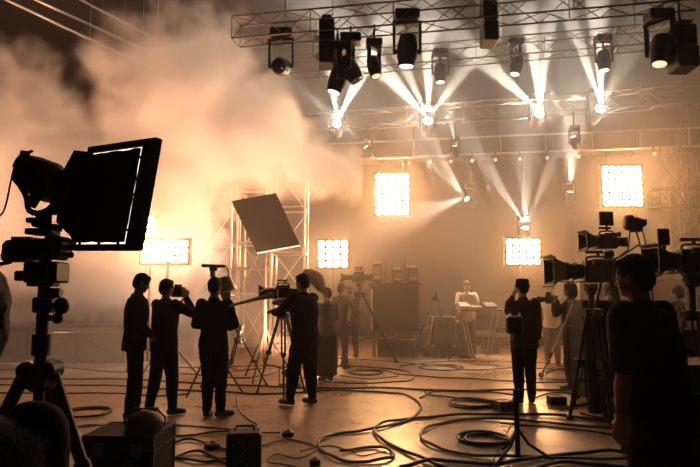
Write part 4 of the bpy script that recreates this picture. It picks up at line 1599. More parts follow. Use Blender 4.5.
    ff = [(k, (k + 1) % 4, 4 + (k + 1) % 4, 4 + k) for k in range(4)]
    ff += [(8 + k, 12 + k, 12 + (k + 1) % 4, 8 + (k + 1) % 4) for k in range(4)]
    ff += [(k, 8 + k, 8 + (k + 1) % 4, (k + 1) % 4) for k in range(4)] + [(4 + k, 4 + (k + 1) % 4, 12 + (k + 1) % 4, 12 + k) for k in range(4)]
    m.add(vv, ff)
    # left bulge with the folded cloth seen between lamp and panel
    pl = [P(74, 150, 3.55), P(90, 152, 3.5), P(74, 240, 3.5), P(56, 222, 3.55), P(60, 176, 3.58)]
    vv = pl + [p + V((0, .08, 0)) for p in pl]
    m.add(vv, [(0, 1, 2, 3, 4), (9, 8, 7, 6, 5)] + [(k, 5 + k, 5 + (k + 1) % 5, (k + 1) % 5) for k in range(5)])
    sb = m.build('softbox_side', 'black_cloth', root)

    def quad_ring(o_, i_, depth, name, mt, par):
        mm = MB()
        vv = o_ + i_ + [p - nrm * depth for p in o_] + [p - nrm * depth for p in i_]
        ff = []
        for k in range(4):
            j = (k + 1) % 4
            ff += [(k, j, 4 + j, 4 + k), (8 + k, 12 + k, 12 + j, 8 + j), (k, 8 + k, 8 + j, j), (4 + k, 4 + j, 12 + j, 12 + k)]
        mm.add(vv, ff)
        return mm.build(name, mt, par)

    def inset(q, l, t, r_, b):
        """inset by fractions left, top, right, bottom of corners TL TR BR BL"""
        TL, TR, BR, BL = q

        def bl(u, v):
            return TL.lerp(TR, u).lerp(BL.lerp(BR, u), v)
        return [bl(l, t), bl(1 - r_, t), bl(1 - r_, 1 - b), bl(l, 1 - b)]
    i1 = inset(fr, .05, .06, .17, .055)
    quad_ring(fr, i1, rim, 'softbox_rim', 'black_cloth', root)
    i2 = inset(fr, .05, .076, .207, .075)
    # glowing diffuser seen only through the narrow slit round the black mask
    dq = [p - nrm * .022 for p in i1]
    mm = MB().add(dq + [p - nrm * .01 for p in dq], [(0, 1, 2, 3), (7, 6, 5, 4)] + [(k, 4 + k, 4 + (k + 1) % 4, (k + 1) % 4) for k in range(4)])
    mm.build('diffuser_cloth', mat('diffuser', (.8, .7, .6), .6, emit=(1, .80, .60), estr=1.6), root)
    mk = [p - nrm * .006 for p in i2]
    # the mask's edge is slightly wavy, held by tabs
    rr = rough_rand(3)
    edge = []
    for k in range(4):
        a_, b_ = mk[k], mk[(k + 1) % 4]
        n_ = 9
        for j in range(n_):
            q = a_.lerp(b_, j / n_)
            if j:
                q = q + (q - sum(mk, V()) / 4).normalized() * rr.uniform(-.004, .006)
            edge.append(q)
    ne = len(edge)
    mm = MB().add(edge + [p - nrm * .008 for p in edge], [list(range(ne)), list(range(ne, 2 * ne))[::-1]] + [(k, (k + 1) % ne, ne + (k + 1) % ne, ne + k) for k in range(ne)])
    for u in (.12, .5, .86):
        q = i1[1].lerp(i1[2], u)
        mm.box(q - nrm * .004 + V((-.012, 0, 0)), (.03, .012, .014))
        q = i1[3].lerp(i1[2], u)
        mm.box(q - nrm * .004 + V((0, 0, .012)), (.014, .012, .03))
    mm.build('front_mask', 'black_cloth', root)
    # cable hanging from the lamp
    pts = [at(14, 168, 3.5), at(10, 185, 3.45), at(7, 200, 3.4), at(3, 212, 3.35), at(-6, 222, 3.3), at(-30, 260, 3.3), at(-60, 400, 3.3), on_floor(-80, 520, .01)]
    o = MB().tube(catmull(pts, 6), .006, 6).build('power_cable', 'cable_rubber')
    tag(o, 'thin cable looping down from the lamp of the big softbox', 'cable')


soft_box()


# ---- camera of the operator, with its tripod
pc = on_floor(282, 396)
ct = at(279, 299, pc.y).z
tripod((pc.x, pc.y, 0), ct, 'tall tripod with crossed legs under the camera of the operator in the dark jacket', spread=.42, rz=R(10), r=.019, pan=(.30, -.22, ct - .16))
cinema_camera((pc.x, pc.y, ct + .03), R(88), 'film camera with flared hood pointing left, used by the operator in the dark jacket', s=.80, lens_len=.16, hood=1.2)
# long camera-crane arm coming from the left
pa, pb = at(229, 306, 7.3), at(279, 289, pc.y)
root = empty('jib_arm', pa, 'long pale tapered boom arm reaching from the man in the middle to the camera', 'boom arm')
d_ = at(276, 294, 7.9) - pa
MB().tube([(0, 0, 0), d_ * .45, d_ * .7, d_ * .9, d_], [.016, .022, .034, .042, .03], 10).build('arm_tube', 'board_grey', root, smooth='auto')
MB().tube([d_ * .55 + Vector((0, 0, .07)), d_ * .75 + Vector((0, 0, .10)), d_ * .95 + Vector((0, 0, .09))], .012, 8).build('tension_rod', 'steel', root)
MB().box(d_ * .98, (.07, .10, .12), bev=.01).build('arm_clamp', 'black_metal', root)
# empty tripod beside the third man
pt = on_floor(237, 388)
tripod((pt.x, pt.y + .1, 0), at(0, 325, pt.y).z, 'empty thin legged tripod with thick rubber feet beside the third standing man', spread=.46, rz=R(-20), r=.016, head=True)
bt = MB()

# ---- lamp with a flat bar and cone shade behind the third man
pl_ = at(220, 291, 9.4)
root = empty('boom_light', (pl_.x, 9.4, 0), 'cone shaded lamp with a flat bar on a stand behind the third man', 'studio light')
z = lambda py: at(0, py, 9.4).z
xx = lambda px: (px - 350) / FPX * 9.4 - pl_.x
MB().cyl((xx(213), 0, .3), (xx(213), 0, z(268)), .022, n=10).cyl((xx(213), 0, z(277)), (xx(213), 0, z(270)), .045, n=12).build('stand_pole', 'dark_steel', root)
for k in range(3):
    a = 2 * PI * k / 3
    MB().cyl((xx(213), 0, .75), (xx(213) + .5 * math.cos(a), .5 * math.sin(a), .02), .016).build('leg', 'dark_steel', root)
MB().box((xx(214), 0, z(266)), (xx(226) - xx(202), .10, .05), (0, R(2), 0), .01).box((xx(214), 0, z(269)), (.12, .12, .06), bev=.01).build('top_bar', 'black_metal', root)
MB().tube(catmull([(xx(224), 0, z(266)), (xx(227), 0, z(268)), (xx(229), 0, z(273)), (xx(229), 0, z(277))], 4), .012, 6).build('bent_arm', 'dark_steel', root)
MB().lathe((xx(224), 0, z(277)), (.25, -.1, -1), [(0, .07), (.02, .11), (.24, .165), (.25, .15)], 20).build('lamp_shade', 'dark_steel', root, smooth='auto')
MB().lathe((xx(226), 0, z(292)), (.2, -.1, -1), [(0, .09), (.18, .05)], 14).build('lamp_body', 'dark_steel', root, smooth='auto')

# ---- tilted board on a stand
pb_ = at(265, 223, 10.8)
root = empty('reflector_board', (pb_.x, 10.8, 0), 'large tilted square grey board held up on a stand in front of the scaffold', 'reflector')
q = [at(231, 201, 10.9) - Vector((pb_.x, 10.8, 0)), at(276, 193, 10.9) - Vector((pb_.x, 10.8, 0)), at(300, 245, 10.6) - Vector((pb_.x, 10.8, 0)), at(257, 253, 10.6) - Vector((pb_.x, 10.8, 0))]
nn = (q[1] - q[0]).cross(q[3] - q[0]).normalized() * .04
MB().add(q + [p + nn for p in q], [(0, 1, 2, 3), (7, 6, 5, 4)] + [(k, 4 + k, 4 + (k + 1) % 4, (k + 1) % 4) for k in range(4)]).build('board', 'board_grey', root)
ctr = sum(q, Vector()) / 4
m = MB()
m.cyl(ctr + Vector((0, .07, 0)), (ctr.x, .07 + ctr.y, .5), .02, n=10)
m.cyl((ctr.x, .07 + ctr.y, .2), (ctr.x, .07 + ctr.y, 1.6), .028, n=10)
m.cyl(q[0].lerp(q[3], .5) + Vector((0, .08, 0)), q[1].lerp(q[2], .5) + Vector((0, .08, 0)), .018, n=8)
m.build('stand_pole', 'dark_steel', root)
for k in range(3):
    a = 2 * PI * k / 3 + .3
    MB().cyl((ctr.x, .07 + ctr.y, .9), (ctr.x + .55 * math.cos(a), .07 + ctr.y + .55 * math.sin(a), .02), .018).build('leg', 'dark_steel', root)

# ---- umbrella held by the person in the tan top
um = at(321, 276, 10.55)
hp = at(328, 300, 10.40)
root = empty('umbrella', um, 'tilted translucent umbrella held over by the person in the tan top', 'umbrella')
ax = Vector((.70, -.22, .62)).normalized()
mm = MB()
n_, prof = 16, [(0.0, .0), (-.012, .08), (-.05, .16), (-.10, .23), (-.17, .28)]
qm = ax.to_track_quat('Z', 'Y').to_matrix()
vv = []
for lay in (0, .008):
    for (h_, r_) in prof:
        for k in range(n_):
            a = 2 * PI * k / n_
            rr_ = max(r_, .004) * (1 if k % 2 == 0 else .94)
            vv.append(qm @ Vector((rr_ * math.cos(a), rr_ * math.sin(a), h_ - lay)) + Vector((.0, 0, .02)))
ff = []
for i in range(4):
    for k in range(n_):
        j = (k + 1) % n_
        ff.append((i * n_ + k, i * n_ + j, (i + 1) * n_ + j, (i + 1) * n_ + k))
        o5 = 5 * n_
        ff.append((o5 + i * n_ + k, o5 + (i + 1) * n_ + k, o5 + (i + 1) * n_ + j, o5 + i * n_ + j))
for k in range(n_):
    j = (k + 1) % n_
    ff.append((4 * n_ + k, 4 * n_ + j, 9 * n_ + j, 9 * n_ + k))
mm.add(vv, ff)
mm.build('canopy', 'umbrella_cloth', root, smooth=True)
rb = MB()
for k in range(0, n_, 2):
    a = 2 * PI * k / n_
    rb.tube([qm @ Vector((r_ * math.cos(a), r_ * math.sin(a), h_ - .014)) + Vector((0, 0, .02)) for h_, r_ in prof], .004, 5)
rb.build('ribs', 'dark_steel', root)
MB().cyl(qm @ Vector((0, 0, .04)), hp - um, .009, n=8).build('shaft', 'dark_steel', root)
MB().cyl(hp - um, hp - um + (hp - um).normalized() * .10, .016, n=8).build('handle', 'black_plastic', root)

# ---- second tripod camera, in the haze
p2 = on_floor(360, 363)
z2 = at(0, 283, p2.y).z
tripod((p2.x, p2.y, 0), z2, 'wide legged tripod in the haze in front of the big equipment case', spread=.80, rz=R(-30), r=.03, pan=(.1, -.4, z2 - .2))
cinema_camera((p2.x, p2.y, z2 + .03), R(70), 'hazy film camera on the wide legged tripod', s=1.0, lens_len=.12, hood=.9)

# ---- big equipment case with gear on it, on the set
pe = on_floor(395, 349)
xw = lambda px, y: (px - 350) / FPX * y
yk = 14.4
zz = lambda py, y=yk: at(0, py, y).z
case_top = zz(285)
root = empty('equipment_cart', (xw(395, yk), yk + .35, 0), 'tall equipment cart like a big case on legs at the back of the set', 'cart')
MB().box((0, 0, (case_top + zz(331)) / 2), (xw(417, yk) - xw(369, yk), .7, case_top - zz(331)), bev=.02).build('case_body', 'case_laminate', root)
MB().box((0, 0, case_top + .02), (xw(419, yk) - xw(367, yk), .74, .05), bev=.01).build('table_top', 'plywood_black', root)
for sx in (-1, 1):
    for sy in (-1, 1):
        MB().cyl((sx * .5, sy * .28, .1), (sx * .5, sy * .28, zz(331) + .02), .03, n=8).ell((sx * .5, sy * .28, .06), (.035, .05, .06), nu=10, nv=8).build('leg', 'dark_steel', root)
MB().cyl((-.56, -.37, zz(330)), (-.56, -.37, case_top - .1), .02, n=8).build('side_rail', 'steel', root)
MB().cyl((-.5, -.25, .35), (.5, -.25, .35), .02).build('cross_bar', 'dark_steel', root)
top_y = yk + .3
ct_ = case_top + .046
items = [(377, 270, 9, 'box', 'dark square amplifier box standing on the equipment cart, tallest item'), (385, 268, 4, 'can', 'slim bright lamp can standing beside the tall amplifier box on the cart'),
         (391, 270, 4, 'can', 'second slim lamp can in the middle of the equipment cart'), (397, 276, 9, 'box', 'low mixer unit in the middle of the equipment cart'),
         (405, 267, 6, 'can', 'round topped lamp can near the right end of the cart'), (412, 274, 10, 'box', 'small box at the right end of the equipment cart'),
         (370, 279, 4, 'can', 'short can at the left end of the equipment cart')]
for (px, pyt, wpx, kd, lab) in items:
    h_ = max(.1, at(0, pyt - 6, top_y).z - ct_)
    w_ = wpx * top_y / FPX
    X = xw(px, top_y)
    if kd == 'box':
        r0 = empty('amplifier_box', (X, top_y, ct_), lab, 'amplifier')
        MB().box((0, 0, h_ / 2), (w_, .3, h_), bev=.012).build('housing', 'plywood_black', r0)
        MB().box((0, -.155, h_ * .5), (w_ * .8, .012, h_ * .7)).build('front_plate', 'dark_steel', r0)
        k_ = MB()
        for i in range(4):
            k_.cyl((w_ * (-.3 + .2 * i), -.16, h_ * .3), (w_ * (-.3 + .2 * i), -.185, h_ * .3), .014, n=8)
        k_.build('knobs', 'steel', r0)
        MB().tube([(-w_ * .25, 0, h_), (-w_ * .25, 0, h_ + .05), (w_ * .25, 0, h_ + .05), (w_ * .25, 0, h_)], .01, 6).build('handle', 'steel', r0)
    else:
        r0 = empty('lamp_can', (X, top_y, ct_), lab, 'lamp')
        MB().lathe((0, 0, 0), (0, 0, 1), [(0, w_ * .55), (.02, w_ * .55), (.03, w_ * .4), (h_ * .3, w_ * .4), (h_ * .32, w_ * .5), (h_ * .8, w_ * .5), (h_ * .95, w_ * .35), (h_, w_ * .1)], 14).build('housing', 'dark_steel', r0, smooth='auto')
        MB().tube([(-w_ * .6, 0, h_ * .2), (-w_ * .65, 0, h_ * .9), (-w_ * .2, 0, h_ + .04), (w_ * .2, 0, h_ + .04), (w_ * .65, 0, h_ * .9), (w_ * .6, 0, h_ * .2)], .008, 6).build('bracket', 'dark_steel', r0)
# ladder-like stand right of the cart
tripod((xw(434, 14.6), 14.3, 0), zz(288), 'thin light stand right of the equipment cart, only its slanted legs showing', spread=.55, rz=R(20), r=.016, name='light_stand', head=False)
# low dark clutter under the cart
flight_case((xw(395, 14.75), 14.75, 0), (.85, .42, .40), 'long low case lying between the legs of the equipment cart', latch=False)
flight_case((xw(414, 15.6), 15.7, 0), (.9, .5, .62), 'dark case standing behind and right of the equipment cart', latch=False)

# ---- speaker cases on a wheeled dolly
ps = on_floor(447, 357)
yd = ps.y
sc_x = xw(447, yd)
root = empty('wheeled_dolly', (xw(438.5, yd), yd + .35, 0), 'low black wheeled dolly under the two speaker cases', 'dolly')
wd = xw(456, yd) - xw(421, yd)
MB().box((0, 0, .20), (wd, .7, .06), bev=.01).build('deck', 'black_metal', root)
for sx in (-1, -.33, .33, 1):
    MB().cyl((sx * (wd / 2 - .12), -.28, .09), (sx * (wd / 2 - .12), -.20, .09), .085, n=18).build('wheel', 'black_plastic', root)
    MB().cyl((sx * (wd / 2 - .12), .28, .09), (sx * (wd / 2 - .12), .20, .09), .085, n=18).build('wheel', 'black_plastic', root)


def speaker_case(loc, s, label, rz=0.0):
    root = empty('speaker', loc, label, 'speaker', rz)
    w_, d_, h_ = s
    MB().box((0, 0, h_ / 2), (w_, d_, h_), bev=.02).build('cabinet', 'plywood_black', root)
    g = MB().box((0, -d_ / 2 - .008, h_ * .5), (w_ * .86, .015, h_ * .84), bev=.004).build('grille', 'black_metal', root)
    MB().lathe((0, -d_ / 2 - .016, h_ * .42), (0, -1, 0), [(0, w_ * .36), (.012, w_ * .38), (.014, w_ * .30), (.004, w_ * .1)], 22).build('speaker_cone', 'black_plastic', g)
    for sx in (-1, 1):
        for sz in (0, 1):
            MB().box((sx * (w_ / 2 - .02), -d_ / 2 + .02, .02 + sz * (h_ - .04)), (.06, .06, .06), bev=.01).build('corner_cap', 'steel', root)
    return root


h1 = at(0, 317, yd).z - .23
speaker_case((xw(441, yd + .3), yd + .35, .23), (xw(453, yd) - xw(430, yd), .6, h1), 'square black speaker case on the dolly, slanted pale edge at its left')
h2 = at(0, 320, yd).z - .23
m_ = xw(463, yd + .3)
speaker_case((m_, yd + .42, 0), (.36, .5, h2 + .2), 'narrower black speaker case standing on the floor right of the dolly', 0)
o = MB().cyl((0, 0, 0), Vector((.25, 0, .62)), .02, n=8)
root = empty('leaning_pole', (xw(427, yd), yd + .05, .24), 'pale pole leaning on the square speaker case on the dolly', 'pole')
MB().cyl((0, 0, .01), (.13, .0, h1 - .05), .02, n=8).build('tube', 'aluminium', root)
MB().ell((0, 0, .02), (.03, .03, .02), nu=8, nv=6).build('end_cap', 'black_plastic', root)

# ---- performer's table
yt = 14.0
root = empty('folding_table', (xw(478, yt), yt, 0), 'folding table with thin pale legs in front of the performer', 'table')
tt = at(0, 309, yt).z
MB().box((0, 0, tt - .02), (xw(497, yt) - xw(458, yt), .6, .04), bev=.005).build('table_top', 'case_laminate', root)
hw = (xw(497, yt) - xw(458, yt)) / 2 - .06
for sx in (-1, 1):
    for sy in (-1, 1):
        MB().cyl((sx * hw, sy * .25, tt - .03), (sx * (hw - .22), sy * -.05 + sy * .25, .02), .013, n=8).build('leg', 'steel', root)
for px, wpx, hh, lab, mt in ((463, 9, .16, 'pale laptop sized mixer at the left end of the performer table', 'cream_paint'), (475, 10, .09, 'low keyboard unit under the hands of the performer', 'dark_steel'),
                             (489, 11, .15, 'dark sound mixer at the right end of the performer table', 'case_laminate')):
    w_ = wpx * yt / FPX
    root = empty('sound_mixer', (xw(px, yt), yt, tt), lab, 'mixer')
    M_ = MB()
    M_.prism([(-.18, 0), (.18, 0), (.18, hh), (-.18, hh * .45)], -w_ / 2, w_ / 2, Matrix(((0, 0, 1), (1, 0, 0), (0, 1, 0))).to_4x4())
    hs = M_.build('housing', mt, root)
    k_ = MB()
    for i in range(5):
        for j in range(2):
            k_.cyl((w_ * (-.36 + .18 * i), -.10 + .14 * j, hh * (.5 + .25 * j)), (w_ * (-.36 + .18 * i), -.10 + .14 * j, hh * (.62 + .27 * j)), .012, n=8)
    k_.build('knobs', 'steel', root)

# box on the floor and platform right of the table
pq = on_floor(492, 354)
flight_case((pq.x, pq.y + .2, 0), (xw(499, pq.y) - xw(486, pq.y), .4, at(0, 337, pq.y).z), 'small dark cube case on the open floor beside the performer table', latch=False)
yp = 17.5
root = empty('stage_riser', (xw(545, yp), yp + .9, 0), 'low riser behind the hatted person with a bright lit top edge', 'stage')
MB().box((0, 0, .30), (4.4, 1.8, .08), bev=.01).build('deck', 'pale_wood', root)
MB().box((0, -.86, .13), (4.3, .03, .25)).build('front_panel', 'plywood_black', root)
for sx in (-1, -.33, .33, 1):
    for sy in (-1, 1):
        MB().cyl((sx * 2.1, sy * .8, 0), (sx * 2.1, sy * .8, .27), .03, n=8).build('leg', 'aluminium', root)
flight_case((xw(503, 17.9), 17.9, .34), (.4, .4, .16), 'flat small case lying on the low riser', latch=False)

# ---- stand with a monitor box before the hatted person
pm = on_floor(518, 461)
ym = pm.y
root = empty('monitor_stand', (pm.x, ym, 0), 'black pole stand carrying a small black box in front of the hatted person', 'stand')
hb_ = at(0, 334, ym).z
MB().cyl((0, 0, .05), (0, 0, hb_ * .55), .024, n=12).cyl((0, 0, hb_ * .5), (0, 0, hb_), .017, n=12).cyl((0, 0, hb_ * .5), (0, 0, hb_ * .56), .032, n=12).build('pole', 'black_metal', root)
for k in range(3):
    a = 2 * PI * k / 3 + R(100)
    MB().tube([(0, 0, .30), (.10 * math.cos(a), .10 * math.sin(a), .16), (.34 * math.cos(a), .34 * math.sin(a), .02)], .014, 8).build('leg', 'black_metal', root)
root = empty('wireless_receiver', (pm.x, ym, hb_), 'small black box with aerial knobs on top of the pole stand', 'receiver')
bh = at(0, 316, ym).z - hb_
MB().box((0, 0, bh / 2 + .0), (.15, .10, bh), bev=.018).build('housing', 'black_plastic', root)
MB().box((.0, -.053, bh * .6), (.09, .006, .05)).build('screen', 'lens_glass', root)
MB().cyl((.05, 0, bh), (.05, 0, bh + .03), .012).cyl((-.04, 0, bh), (-.04, 0, bh + .02), .012).build('top_knobs', 'steel', root)

# boom pole leaning by the woman
pa, pb = on_floor(541, 376, .03), at(574, 303, 7.25)
root = empty('boom_pole', pa, 'thin boom pole slanting down in front of the woman with the camera', 'pole')
MB().cyl((0, 0, 0), pb - pa, .017, n=8).build('tube', 'steel', root)
MB().ell((0, 0, .02), (.05, .05, .05), nu=12, nv=8).build('rubber_foot', 'black_plastic', root)
MB().cyl((pb - pa) * .35, (pb - pa) * .42, .026, n=10).build('clamp', 'black_plastic', root)

# ---- cameras held by hand
def hand_camera(loc, rz, label, s=1.0):
    root = empty('handheld_camera', loc, label, 'camera', rz)
    MB().box((0, 0, 0), (.14 * s, .07 * s, .11 * s), bev=.012).box((0, 0, .065 * s), (.06 * s, .06 * s, .035 * s), bev=.008).build('camera_body', 'black_plastic', root)
    MB().lathe((0, .035 * s, -.005), (0, 1, 0), [(0, .032 * s), (.05 * s, .034 * s), (.055 * s, .038 * s), (.10 * s, .040 * s), (.105 * s, .03 * s)], 18).build('lens', 'black_metal', root, smooth='auto')
    MB().box((0, -.04 * s, 0), (.09 * s, .012 * s, .065 * s)).build('screen', 'lens_glass', root)


q = at(178, 292, pB.y + .24)
hand_camera(q, R(-20), 'small camera held up beside the head of the second man', 1.25)
q = at(549, 299, pF.y + .02)
hand_camera(q, R(64), 'camera held to the face of the woman with bobbed hair', 1.35)

# ---- the cluster of big cameras at the right
y1 = 7.45
root = tripod((xw(590, y1), y1, 0), at(0, 284, y1).z, 'thick black camera pedestal under the big long lens camera', spread=.30, rz=R(15), r=.03, name='camera_pedestal', col_h=.35)
pd = MB().cyl((0, 0, .10), (0, 0, 1.25), .085, n=20).lathe((0, 0, .6), (0, 0, 1), [(0, .10), (.3, .10), (.32, .085)], 20)
pd.build('pedestal_column', 'black_metal', root)
cz = at(0, 280, y1).z
cinema_camera((xw(597, y1), y1, cz), R(88), 'largest camera of the cluster, long lens with flared hood pointing left', s=1.10, lens_len=.28, hood=1.75, tail=.02)
# its upper neighbour on a second, taller stand behind the case
y2 = 8.05
z2_ = at(0, 249, y2).z
tripod((xw(609, y2), y2 + .02, 0), z2_ - .02, 'tall tripod hidden behind the pedestal, carrying the upper camera', spread=.5, rz=R(0), r=.02)
cinema_camera((xw(608, y2), y2, z2_ + .02), R(92), 'upper camera of the cluster with a square monitor on top', s=.84, lens_len=.10, hood=1.6, monitor=(.19, .19))
# articulated arm with a small camera
y3 = 8.0
root = empty('camera_lamp', at(634, 224, y3), 'round fronted lamp on a bent arm above the foreground man', 'lamp')
c3 = at(634, 224, y3)
m = MB().lathe((-.13, 0, .02), (1, 0, -.05), [(0, .07), (.02, .10), (.09, .11), (.12, .08), (.20, .07), (.27, .045)], 18).box((.02, 0, -.06), (.16, .12, .10), bev=.02).box((.13, 0, .02), (.06, .09, .08), bev=.01)
m.build('lamp_head', 'black_metal', root, smooth='auto')
arm = MB()
arm.tube([(0.02, 0, -.08), at(640, 244, y3) - c3, at(622, 256, y3) - c3, at(606, 262, y3) - c3], .012, 8)
arm.tube([(-.05, 0, -.06), at(628, 250, y3) - c3, at(612, 262, y3) - c3], .010, 8)
arm.build('bent_arm', 'black_metal', root)
MB().tube(catmull([(.10, 0, -.04), at(646, 246, y3) - c3, at(650, 262, y3) - c3, at(652, 290, y3) - c3, at(656, 330, y3) - c3], 5), .009, 6).build('lamp_cable', 'cable_rubber', root)
y4 = 6.0
cz4 = at(0, 271, y4).z
root = tripod((xw(690, y4), y4, 0), cz4 - .03, 'slim stand with a ring knuckle under the rightmost camera', spread=.45, rz=R(20), r=.018, name='camera_stand', col_h=.4)
MB().ring((0, -.05, at(0, 278, y4).z), (0, 1, 0), .075, .02, 20, 8).build('ring_knuckle', 'black_metal', root)
cinema_camera((xw(694, y4), y4, cz4), R(92), 'rightmost camera with a long lens and a small square monitor', s=1.0, lens_len=.16, hood=1.6, tail=.35)
mroot = empty('square_monitor', at(664, 249, y4), 'small square monitor standing on the lens of the rightmost camera', 'monitor')
MB().box((0, 0, .12), (.125, .03, .17), (0, 0, R(8)), .008).build('housing', 'black_plastic', mroot)
MB().box((0, 0, .01), (.03, .03, .06)).ell((0, 0, .02), (.022, .022, .022), nu=10, nv=8).build('ball_mount', 'black_metal', mroot)
MB().box((0.0, .017, .12), (.10, .004, .14), (0, 0, R(8))).build('screen', 'lens_glass', mroot)
lz = at(700, 263, 6.6)
root = empty('fresnel_lamp', (lz.x, lz.y, 0), 'glowing lamp at the right edge behind the rightmost camera', 'studio light')
MB().lathe((.12, 0, lz.z), (-1, -.6, -.15), [(0, .06), (.03, .10), (.17, .11), (.20, .12), (.205, .10)], 18).build('lamp_head', 'black_metal', root, smooth='auto')
dv = Vector((-1, -.6, -.15)).normalized()
MB().lathe(Vector((.12, 0, lz.z)) + dv * .203, dv, [(0, .098), (.012, .08), (.02, .02)], 16).build('lamp_lens', 'bulb_left', root)
MB().cyl((.10, 0, .3), (.10, 0, lz.z - .12), .018, n=10).build('stand_pole', 'black_metal', root)
for k in range(3):
    a = 2 * PI * k / 3
    MB().cyl((.10, 0, .7), (.10 + .4 * math.cos(a), .4 * math.sin(a), .02), .014).build('leg', 'black_metal', root)

# tall road cases at the right
pk = on_floor(607, 396)
yk2 = 8.3
flight_case((xw(616, yk2), yk2 + .42, 0), (xw(648, yk2) - xw(584, yk2), .6, at(0, 301, yk2).z - .11), 'tall black road case behind the camera pedestal', wheels=True, material='plywood_black')
flight_case((xw(603, 12.6), 12.9, 0), (.95, .5, at(0, 277, 12.6).z), 'pale tall cabinet far behind the camera cluster', material='board_grey', latch=False)
flight_case((xw(663, 12.8), 12.9, 0), (.95, .5, at(0, 280, 12.8).z), 'pale tall cabinet at the back right of the foreground man', material='board_grey', latch=False)
flight_case((xw(706, 5.0), 5.35, 0), (.95, .6, at(0, 366, 5.0).z - .11), 'big dark wheeled case at the lower right beside the foreground man', wheels=True, material='plywood_black')
flight_case((xw(679, 9.0), 9.3, 0), (.5, .5, at(0, 330, 9.0).z), 'dark case below the curly haired person at the right', material='plywood_black', latch=False)
# clutter round the pedestal foot
flight_case((xw(562, 8.15), 8.55, 0), (.20, .18, .11), 'tiny flat case on the floor beside the shoes of the woman', latch=False)
flight_case((xw(503, 7.9), 8.1, 0), (.20, .20, .13), 'little dark case on the floor left of the hatted person', rz=.3, latch=False)

# ---- foreground at the lower left
y5 = 5.0
ch = at(0, 436, y5).z
flight_case((xw(126, y5), y5 + .25, 0), (xw(160, y5) - xw(91, y5), .5, ch), 'low black case in the lower left with a lamp lying on it', rz=R(-3), material='plywood_black')
lc = Vector((xw(141, y5), y5 + .22, ch + .001))
root = empty('fresnel_lamp', lc, 'domed black lamp standing face down on the low black case at lower left', 'studio light')
MB().lathe((0, 0, 0), (0, 0, 1), [(0, .155), (.012, .158), (.03, .150), (.07, .150), (.105, .132), (.135, .098), (.155, .05), (.16, .02)], 28).build('lamp_head', 'black_plastic', root, smooth='auto')
MB().box((0, -.02, .163), (.06, .05, .012), bev=.004).build('vent_cap', 'aluminium', root)
MB().tube([(-.165, 0, .03), (-.175, 0, .10), (-.10, 0, .175), (.10, 0, .175), (.175, 0, .10), (.165, 0, .03)], .009, 6).build('yoke', 'black_metal', root)
y6 = 5.15
b0 = xw(245, y6)
root = empty('power_box', (b0, y6 + .12, 0), 'upright black power box with a pale curled cord at the bottom of the floor', 'power box', R(6))
hh = at(0, 434, y6).z
MB().box((0, 0, hh / 2), (.29, .24, hh), bev=.02).build('housing', 'black_plastic', root)
MB().tube(catmull([(-.05, -.13, hh * .85), (.02, -.14, hh * .7), (-.03, -.14, hh * .5), (.03, -.14, hh * .35), (-.02, -.15, hh * .15)], 5), .006, 6).build('curled_cord', 'grey_rubber', root)
MB().tube([(-.08, 0, hh), (-.07, 0, hh + .04), (.07, 0, hh + .04), (.08, 0, hh)], .010, 8).build('handle', 'black_metal', root)
for (px, py, w_, lab) in ((288, 436, .13, 'small round floor socket with cable right of the power box'), (212, 448, .16, 'small flat junction box on the floor left of the power box'), (315, 465, .10, 'tiny plug box at the bottom edge right of the power box')):
    p = on_floor(px, py)
    root = empty('junction_box', p, lab, 'junction box')
    MB().lathe((0, 0, 0), (0, 0, 1), [(0, w_ * .5), (.04, w_ * .5), (.05, w_ * .42), (.055, w_ * .1)], 18).build('housing', 'black_plastic', root, smooth='auto')
    MB().cyl((0, 0, .05), (0, 0, .07), .02, n=10).build('plug', 'grey_rubber', root)


# ================================================================== CABLES ON THE FLOOR
CZ = [0]


def cable(px, label, r=.016, mt='cable_rubber', name='cable', group=None, step=7):
    CZ[0] += 1
    r *= .78
    rr = rough_rand(CZ[0])
    pts = [on_floor(x, y, r) for x, y in px]
    cp = catmull(pts, step)
    L = len(cp)
    for i, p in enumerate(cp):
        p.z = r + .002 + r * 1.1 * max(0, math.sin(i * .55 + CZ[0])) * (.4 if r > .02 else .8)
    o = MB().tube(cp, r, 8).build(name, mt, smooth=True)
    tag(o, label, 'cable', group)
    return o


def coil(px, py, rad, turns, label, r=.016, seed=1, tail=None, mt='cable_rubber'):
    r *= .75
    c = on_floor(px, py, r)
    rr = rough_rand(seed)
    pts = []
    n_ = int(turns * 18)
    for k in range(n_ + 1):
        a = 2 * PI * k / 18
        lap = k // 18
        q_ = rad * (1 + .10 * math.sin(lap * 2.3 + seed)) + .012 * math.sin(a * 3 + seed)
        pts.append(Vector((c.x + q_ * math.cos(a) + .03 * math.sin(lap * 1.7), c.y + q_ * math.sin(a) + .03 * math.cos(lap * 2.1), r * (1 + lap * 1.3 % 3.2))))
    if tail:
        for x, y in tail:
            pts.append(on_floor(x, y, r))
    o = MB().tube(catmull(pts, 2), r, 7).build('cable_coil', mt, smooth=True)
    tag(o, label, 'cable')


